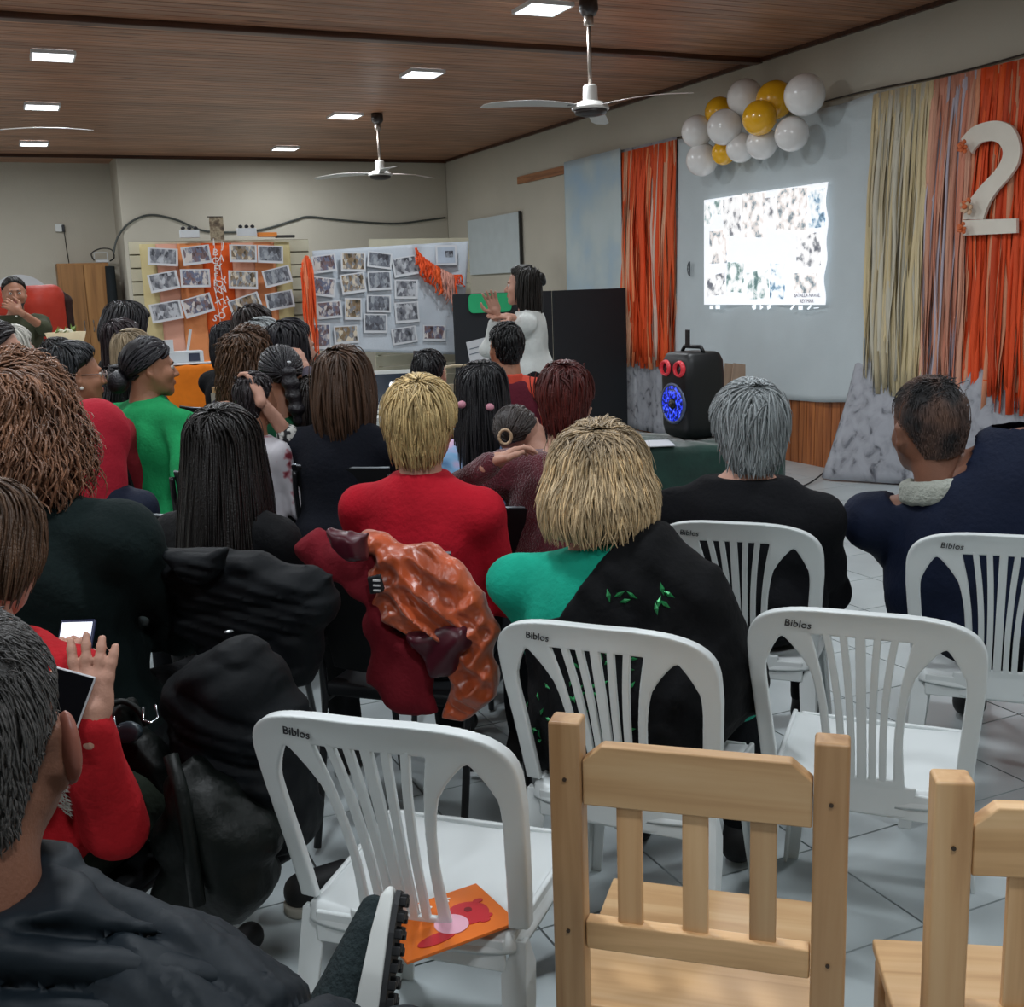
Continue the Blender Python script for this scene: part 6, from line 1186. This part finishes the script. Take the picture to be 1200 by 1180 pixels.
# 18 boy in red-orange and maroon jacket
A18 = person('boy with cropped black hair in a coral-shouldered maroon jacket', pc(593, 409, 5.4), 10, ('#5a1c2a', 'sports_jacket'), hairstyle('short', vol=.008, back=126), '#121214', hy=5, s=.98, wd=.95, vox=.010, skin='tan', collar=False, pants='#1c1f26', seat=.50)
Nb, Sh, F, Rv = A18['Nb'], A18['Sh'], A18['F'], A18['R']; mco = cloth('coral', '#c94a38', .8)
for q in (0, 1): blob('shoulder_panel', [('c', Nb+v(0, 0, -.005), Sh[q], .066, .077), ('c', Sh[q], A18['A'][q][1]-(A18['A'][q][1]-Sh[q])*.1, .075, .066)], mco, A18['root'], A18['o0'], .009, .02, lambda f, P: f-folds(P, .004, 1, 2))
blob('collar', [('c', Nb+Z*.0, Nb+Z*.06, .075, .068)], mco, A18['root'], A18['o0'], .008, .01, lambda f, P: np.maximum(f, P[..., 2]-(Nb[2]+.055)))
# 19 dark head by the laptop
A19 = person('person with short black hair mostly hidden behind the blond head, near the beige chair', pc(504, 440, 5.5), 20, ('#1a1c22', 'sweater'), 'short', '#131216', s=.98, vox=.013, seat=.44)
# 6 glasses
A6 = person('short dark-haired person with glasses, earring and red collar, turned right', pc(90, 442, 4.75), 20, ('#8f2730', 'sweater'), hairstyle('short', vol=.022, back=126, n=900, len=(.2, .4)), '#1d1f23', hy=80, s=1.06, wd=.95, vox=.012, skin='tan', face=True, collar=True, side=.03)
fr = A6['fr']; s_ = 1.06; mb = MB()
for q in (-1, 1): mb.tube([fr.w(v(.031*q+.022*math.cos(a_), .106, .004+.018*math.sin(a_))*s_)-A6['o0'] for a_ in np.linspace(0, 2*PI, 15)], .002, 5); mb.tube([fr.w(v(.053*q, .104, .008)*s_)-A6['o0'], fr.w(v(.080*q, .0, .012)*s_)-A6['o0']], .002, 5)
mb.tube([fr.w(v(-.009, .107, .006)*s_)-A6['o0'], fr.w(v(.009, .107, .006)*s_)-A6['o0']], .002, 5); mb.build('glasses', mat('glasses_metal', '#b9a7a2', .3, .05, metal=.7), A6['root'])
V, Q = solid([('e', fr.w(v(.084, -.005, -.040)*s_), v(.008, .008, .008))], .003, 0, .01); link('earring', mesh_np('earring', V-A6['o0'], Q, mat('earring_pearl', '#d9d4cc', .2)), A6['root'])
# 7 woman in green fleece
A7 = person('person in bright green fleece, black hair in a low bun with white clip', pc(176, 433, 4.95), 66, ('#1f8f55', 'fleece'), hairstyle('tied', tie=(0, -.10, -.03), vol=.012, front=56), '#15131a', hy=88, s=1.06, wd=1.5, vox=.011, skin='tan', face=True, collar=True, pants='#4f93ad', lean=-.08, hands=(pc(250, 500, 4.75), pc(236, 500, 4.6)), amp=.007)
fr = A7['fr']; V, Q = solid([('e', fr.w(v(0, -.135, -.045)*1.06), v(.045, .05, .05), fr.M)], .006, 0, .02); bun = link('hair_bun', mesh_np('hair_bun', V-A7['o0'], Q, mat('hair_bunblack', '#15131a', .45, .2, 30, .5, 120)), A7['root'])
mb = MB(); mb.tube([fr.w(v(.070+.0*a_, .0+.030*math.cos(a_), .085+.008*math.sin(a_))*1.06)-A7['o0'] for a_ in np.linspace(0, 2*PI, 15)], .0045, 6); mb.build('hair_clip', mat('clip_white', '#d5dadd', .3), A7['root'])
V, Q = solid([('c', fr.w(v(math.cos(a_)*.024, -.115, -.035+math.sin(a_)*.024)*1.06), fr.w(v(math.cos(a_+.6)*.024, -.115, -.035+math.sin(a_+.6)*.024)*1.06), .007, .007) for a_ in np.arange(0, 6.3, .6)], .005, .005); link('hair_tie', mesh_np('hair_tie', V-A7['o0'], Q, mat('tie_grey', '#8d9097', .5)), A7['root'])
black_chair(A7['Pv'][0]-.05, A7['Pv'][1], 70, 'black chair under the woman in the green fleece')
# 8 red hood child
A8 = person('child with the red hood up over a navy jacket, behind the curly-haired woman', pc(118, 520, 3.75), 45, ('#141c2e', 'jacket'), None, '#000000', hy=40, s=.92, wd=1.0, vox=.011, nohair=True, seat=.42)
fr = A8['fr']; blob('red_hood', [('e', fr.w(v(0, -.02, .035)), v(.105, .122, .118), fr.M), ('c', fr.w(v(0, -.03, .0)), fr.w(v(0, -.05, -.17)), .105, .10)], cloth('hood_red', '#a82232', .85), A8['root'], A8['o0'], .009, .03, lambda f, P: np.maximum(f-folds(P, .005, 1, 4), -(np.sqrt((((P-fr.w(v(0, .13, -.0)).astype(np.float32)))**2).sum(-1))-.085)))
# 20 child with hand on head
A20 = person('short-haired child in a white floral shirt with a hand resting on the head', pc(300, 470, 4.4), 50, ('#bdb8bd', 'floral_shirt'), hairstyle('short', vol=.008), '#2a2427', hy=45, s=.88, wd=.75, vox=.011, skin='tan', seat=.42, topk=ramp_mat('cloth_floral', [(.30, '#7c2534'), (.36, '#b58a92'), (.40, '#c3c0c6'), (.8, '#cccbd0')], 16, detail=2), collar=False)
# 21 person in tan sleeve reaching to the child
A21 = person('person in a tan jacket, bare forearm reaching to a child\'s head', pc(372, 476, 4.62), 40, ('#8a6d49', 'jacket'), hairstyle('bob', vol=.014), '#1a1412', s=.95, wd=.95, vox=.011, hands=(pc(304, 466, 4.32), None), hint=(v(.6, -.4, -.8), None), sleeve=.55, skin='light', curl=.8)
S_, E, W_ = A21['A'][0]; d_ = (W_-E)/np.linalg.norm(W_-E); blob('striped_cuff', [('c', E+d_*.02, E+d_*.045, .046, .045)], ramp_mat('cloth_cuff', [(.45, '#17171a'), (.55, '#c9c9c4')], 40, detail=1), A21['root'], A21['o0'], .007, .0)
# 22 girl with braided rows and green top
A22 = person('girl with black hair drawn into a ponytail, dark green top', pc(330, 443, 4.60), 30, ('#1c5a3c', 'top'), hairstyle('tied', tie=(.03, -.11, .03), vol=.012), '#141218', hy=20, s=.98, wd=.9, vox=.012, skin='tan')
fr = A22['fr']; V, Q = solid([('c', fr.w(v(.04, -.10, .02)), fr.w(v(.07, -.12, -.12)), .035, .03), ('c', fr.w(v(.07, -.12, -.12)), fr.w(v(.075, -.10, -.24)), .03, .012)], .008, .02, post=lambda f, P: f-.004*np.sin(P[..., 2]*120)); link('ponytail', mesh_np('ponytail', V-A22['o0'], Q, mat('hair_bunblack', '#15131a')), A22['root'])
V, Q = solid([('c', fr.w(v(-.012, -.075, .115)), fr.w(v(-.012, -.11, .05)), .003, .003), ('e', fr.w(v(.045, -.10, .07)), v(.012, .006, .006))], .003, .0, .01); link('hair_clip', mesh_np('hair_clip', V-A22['o0'], Q, mat('clip_white', '#d5dadd')), A22['root'])
# 23 black-haired in profile, hand at the mouth
A23 = person('person with glossy black hair in profile, hand raised near the mouth', pc(343, 411, 5.25), 75, ('#4a4550', 'sweater'), hairstyle('long', low=-.26, vol=.016, fall=.0), '#131118', hy=78, s=1.05, vox=.012, face=True, hands=(None, pc(360, 438, 5.1)), hint=(None, v(0, -.5, -1)), handdir=(None, (v(-.3, .2, .9), v(.6, -.6, 0))), curl=.7)
# 24 curly brown with ear
A24 = person('person with long curly brown hair and a visible ear', pc(292, 424, 5.15), 60, ('#22202a', 'sweater'), hairstyle('curly', vol=.026, low=-.28, n=1400, flare=.10), '#4d3524', hy=62, s=1.0, vox=.013, skin='light')
# 25 grey
A25 = person('person with chin-length silver-grey hair in the far row', pc(311, 407, 5.9), 50, ('#2a2c34', 'sweater'), hairstyle('bob', vol=.024), '#9ca0a0', hy=50, s=1.05, vox=.013, hm=mat('hair_silver', '#8e9496'))
# 26 long dark hair high
A26 = person('person with long dark wavy hair, highest head before the striped board', pc(300, 388, 6.4), 55, ('#1b1a20', 'coat'), hairstyle('long', low=-.40, vol=.018, fall=.12, n=700), '#231a18', hy=60, s=1.06, vox=.013, skin='tan')
# 27
A27 = person('person in puffy black coat with striped collar beside the orange table', pc(272, 404, 6.9), 60, ('#0f1013', 'coat'), hairstyle('bob', vol=.018), '#15151a', hy=75, s=1.02, wd=1.15, vox=.012, collar=True, hands=None)
blob('striped_collar', [('c', A27['Nb']-Z*.01, A27['Nb']+Z*.06, .085, .08)], ramp_mat('cloth_stripe_col', [(.42, '#5a1a24'), (.5, '#c9c9cc'), (.6, '#c9c9cc'), (.7, '#1a1a20')], 3, detail=0, stretch=(.1, .1, 9)), A27['root'], A27['o0'], .009, .01, lambda f, P: np.maximum(f, P[..., 2]-(A27['Nb'][2]+.05)))
p = pc(272, 470, 5.6); t = thing('wood_chair_back', 'pale wooden chair back edge left of the child with the hand on the head', 'chair', (p[0], p[1], 0)); MB().box((0, 0, .86), (.24, .02, .42)).build('backrest', m_pineh, t, bevel=.004)
for q in (-1, 1): MB().box((q*.11, 0, .52), (.028, .028, 1.04)).build('post', mat('post_pale', '#a49c90', .5), t); MB().box((q*.11, .32, .23), (.028, .028, .46)).build('leg', MATS['post_pale'], t)
MB().box((0, .16, .46), (.25, .34, .02)).build('seat', m_pineh, t); t.rotation_euler = (0, 0, -.9)
# 28 left row by the cabinet
A28 = person('person with thick black hair leaning right before the striped board', pc(150, 386, 6.9), 60, ('#15171b', 'jacket'), hairstyle('bob', vol=.045, low=-.10), '#131115', hy=70, hp=-18, s=1.05, vox=.013)
A29 = person('dark maroon-haired person in a light blue shirt', pc(146, 404, 6.3), 50, ('#8fa4bd', 'shirt'), hairstyle('long', low=-.22, vol=.016, fall=0), '#201318', hy=60, s=1.02, vox=.013)
A30 = person('person with straight dark-blonde hair just left of the hair clip', pc(158, 417, 5.7), 60, ('#3d3a3c', 'sweater'), hairstyle('long', low=-.24, vol=.012, fall=0), '#7d6a50', hy=60, s=.98, vox=.013, hm=mat('hair_dark_blonde', '#8b7a60', .5, .2, 14, .3, 160, attr=True))
A31 = person('child with short black hair and one ear showing, behind the curly hair', pc(72, 424, 5.6), 70, ('#2a2d33', 'sweater'), 'short', '#191719', s=.92, wd=.85, vox=.013, hy=160*0+60)
A32 = person('white-haired person seated low at the far left', pc(18, 414, 5.8), 50, ('#3a3c42', 'sweater'), hairstyle('bob', vol=.02), '#a9a8a0', s=1.0, vox=.013, hy=60, hm=mat('hair_white', '#b5b3aa', .5, .15, 14, .3, 160, attr=True))
A33 = person('dark-haired person in profile at the far left edge, facing right', pc(-2, 411, 5.0), 75, ('#2b2428', 'sweater'), hairstyle('tied', vol=.012), '#1c1618', hy=80, s=1.0, vox=.013, face=True)
A34 = person('dark-haired person half hidden behind the green fleece shoulder', pc(142, 462, 5.3), 50, ('#17181c', 'coat'), hairstyle('long', low=-.2, vol=.02), '#141216', s=.95, vox=.013)
# black chairs
for q, ph_, lab in ((atz(180, 605, .86), 42, 'black chair left of the long black hair, thin bright top edge'), (atz(396, 549, .86), 44, 'black chair behind the black vest'), ((A3['Pv'][0]-A3['F'][0]*.28, A3['Pv'][1]-A3['F'][1]*.28), 40, 'black chair of the big curly-haired person')):
    a_ = math.radians(ph_); black_chair(q[0]+math.sin(a_)*.28, q[1]+math.cos(a_)*.28, ph_, lab)
for A, lab in ((A5, 'black chair under the man in the puffer jacket'), (A4, 'black chair under the person in red fleece'), (A6, 'black chair under the person with glasses'), (A8, 'black chair under the child in the red hood'), (A20, 'black chair of the child in the floral shirt'), (A21, 'black chair of the person in the tan jacket'), (A16, 'black chair of the child leaning on the maroon jacket'), (A17, 'black chair of the girl in the tie-dye top'),
    (A18, 'black chair of the boy in the sports jacket'), (A19, 'black chair of the person hidden behind the blond head'), (A22, 'black chair of the girl with cornrows'), (A23, 'black chair of the glossy black-haired person'), (A24, 'black chair of the far curly-haired person'), (A25, 'black chair of the silver-haired person'), (A26, 'black chair of the person with long wavy hair'), (A27, 'black chair of the person in the puffy black coat'),
    (A28, 'black chair of the thick black-haired person'), (A29, 'black chair of the person in the light blue shirt'), (A30, 'black chair of the dark-blonde person'), (A31, 'black chair of the child behind the curly hair'), (A32, 'black chair of the white-haired person'), (A33, 'black chair of the person at the far left edge'), (A34, 'black chair of the person behind the green fleece')): black_chair(A['Pv'][0], A['Pv'][1], A['yaw'], lab)

# ================================================================== COATS AND BAGS
# orange satin jacket over the chair back
wr = lambda U, W: .011*(1-2*np.abs(np.sin(19*U+17*W+2.5*np.sin(11*W+7*U))))+.009*(1-2*np.abs(np.sin(44*W-21*U+3*np.sin(17*U))))+.005*(1-2*np.abs(np.sin(61*U+38*W+2*np.sin(30*W))))
m_sat = mat('satin_orange', '#b04a1e', .36, .45, 9, .35, 26, spec=.6, sheen=.3, stretch=(1, 1, .5)); MATS['satin_orange'].node_tree.nodes['Principled BSDF'].inputs['Anisotropic'].default_value = .4
m_mar = cloth('maroon_fleece', '#6f1420', .8, .15); m_marsat = mat('satin_maroon', '#43101d', .35, .2)
jk = thing('satin_jacket', 'orange satin jacket with maroon lining hung over a chair behind the red sweater', 'jacket', tuple(pc(500, 720, 2.78)), 0); jo = np.array(jk.location)
slab('satin_body', [(428, 622), (460, 628), (500, 640), (535, 655), (560, 680), (575, 715), (583, 760), (585, 820), (545, 842), (520, 838), (528, 800), (520, 770), (500, 775), (480, 745), (455, 735), (440, 700), (430, 660)], 2.70, 44, .05, m_sat, jk, jo, .006, .05, wr)
slab('maroon_lining', [(350, 640), (372, 620), (400, 632), (440, 650), (450, 700), (462, 735), (500, 770), (510, 800), (515, 838), (470, 835), (428, 800), (432, 750), (425, 710), (400, 690), (365, 672)], 2.74, 44, .035, m_mar, jk, jo, .007, .05, lambda U, W: .008*np.sin(26*U+18*W+2*np.sin(12*W)))
slab('sleeve_cuff', [(386, 620), (410, 615), (432, 625), (430, 655), (412, 655), (392, 640)], 2.64, 44, .03, m_marsat, jk, jo, .006, .03, lambda U, W: .004*np.sin(90*U+20*W))
slab('fallen_sleeve', [(480, 742), (510, 735), (545, 735), (550, 760), (530, 790), (505, 800), (500, 775)], 2.66, 44, .028, m_marsat, jk, jo, .006, .03, lambda U, W: .006*np.sin(60*U-50*W))
o, _ = slab('name_patch', [(430, 676), (446, 672), (451, 690), (449, 694), (434, 697)], 2.655, 44, .004, mat('patch_black', '#17181c', .5), jk, jo, .003, .006)
pcx = pc(440, 685, 2.645)-jo
for k in range(3): MB().box(pcx+v(0, -.01, .012-.012*k)*1.0, (.018, .003, .004), rotz(-.7)).build('patch_marking', mat('patch_white', '#c9c9c9', .5), jk)
# dark quilted coat hung on the chair beside the curly-haired woman
m_dq = mat('cloth_puffer_black', '#070b0f', .65, .2, 5, .3, 24, spec=.15)
def qd(p_, a_, sl=.3): return lambda U, W: a_*np.abs(np.sin(PI*(W+sl*U)/p_))**.5-a_*.4+.004*np.sin(55*U+20*np.sin(14*W))
t = thing('quilted_coat', 'black quilted coat draped over the seat back right of the dark green sweater', 'coat', tuple(pc(290, 720, 2.5))); to = np.array(t.location)
slab('coat_body', [(190, 648), (225, 640), (262, 640), (310, 655), (360, 660), (392, 672), (396, 705), (380, 760), (366, 800), (300, 790), (250, 770), (215, 735), (200, 690)], 2.50, 36, .07, m_dq, t, to, .008, .07, qd(.075, .012, -.15))
slab('coat_collar', [(198, 650), (228, 640), (262, 645), (268, 668), (235, 682), (210, 676)], 2.41, 36, .03, m_dq, t, to, .007, .03, qd(.03, .006))
V, Q = solid([('e', pc(268, 740, 2.38), v(.012, .004, .004))], .003, 0, .01); link('zip_pull', mesh_np('zip_pull', V-to, Q, mat('zip_metal', '#a9adb0', .3, metal=.8)), t)
t = thing('puffer_coat', 'dark puffer coat bulging on the seat behind the white chair, below the quilted coat', 'coat', tuple(pc(290, 860, 2.15))); to = np.array(t.location)
slab('coat_body', [(200, 790), (225, 762), (268, 750), (305, 760), (330, 790), (352, 830), (365, 900), (368, 985), (330, 1010), (280, 985), (240, 940), (215, 880)], 2.12, 40, .10, m_dq, t, to, .008, .11, qd(.085, .018, .35))
# handbag
m_lea = mat('leather_green_black', '#090e0c', .5, .3, 4, .3, 40, spec=.22)
t = thing('leather_handbag', 'dark leather handbag with metal rings standing beside the red fleece', 'bag', tuple(pc(230, 940, 2.05))); to = np.array(t.location)
slab('bag_body', [(196, 905), (225, 890), (262, 915), (300, 945), (327, 980), (318, 1040), (290, 1080), (225, 1085), (195, 1060), (190, 980)], 2.04, 42, .075, m_lea, t, to, .008, .07, lambda U, W: .010*np.sin(16*U+13*W+2*np.sin(9*U))+.004*np.sin(50*U-20*W))
slab('bag_flap', [(118, 828), (150, 820), (168, 845), (185, 870), (205, 890), (198, 925), (160, 900), (130, 870)], 2.10, 42, .035, m_lea, t, to, .007, .04, lambda U, W: .005*np.sin(40*U+30*W))
slab('round_tab', [(138+17*math.cos(a_)+12, 858+13*math.sin(a_)) for a_ in np.linspace(0, 2*PI, 14, endpoint=False)], 2.03, 42, .010, mat('leather_tab', '#27333a', .4, .1), t, to, .004, .015)
MB().tube([pc(x, y, 1.88)-to for x, y in spl([(200, 892, 0), (215, 940, 0), (228, 1000, 0), (232, 1070, 0)], 5) for _ in (0,)] if False else [pc(x, y, d_)-to for x, y, d_ in [(200, 885, 1.97), (213, 930, 1.95), (222, 980, 1.945), (232, 1060, 1.95)]], .014, 8).build('strap', m_lea, t, smooth=True)
MB().tube(spl([pc(118, 850, 2.05)-to, pc(126, 828, 2.05)-to, pc(145, 822, 2.06)-to, pc(162, 832, 2.06)-to, pc(172, 850, 2.06)-to], 5), .006, 8).build('handle', m_lea, t, smooth=True)
m_chr = mat('chrome', '#c9cdd0', .2, .02, metal=.95)
for (px, py, d_) in ((176, 838, 2.06), (127, 852, 2.03)): c = pc(px, py, d_)-to; MB().tube([c+v(-.010, 0, .018), c+v(-.014, -.004, -.006), c+v(0, -.006, -.013), c+v(.014, -.004, -.006), c+v(.010, 0, .018)], .0028, 6).build('metal_ring', m_chr, t, smooth=True)
p = pc(378, 795, 2.75); t = thing('sneaker', 'dark shoe with a pale sole edge on the floor beside the quilted coat', 'shoe', (p[0], p[1], 0)); zf = .03
V, Q = solid([('c', v(-.10, -.04, .055), v(.02, .01, .045), .045, .036)], .006, .02, post=lambda f, P: np.maximum(f, .02-P[..., 2])); link('upper', mesh_np('upper', V, Q, mat('shoe_101012', '#101012')), t); V, Q = solid([('c', v(-.10, -.04, .02), v(.025, .012, .02), .047, .040)], .005, 0, .02, post=lambda f, P: np.maximum(np.maximum(f, P[..., 2]-.030), -P[..., 2]+.001)); link('sole', mesh_np('sole', V, Q, mat('sole_pale', '#b5b0a4', .5)), t)
p = pc(148, 1110, 1.15);
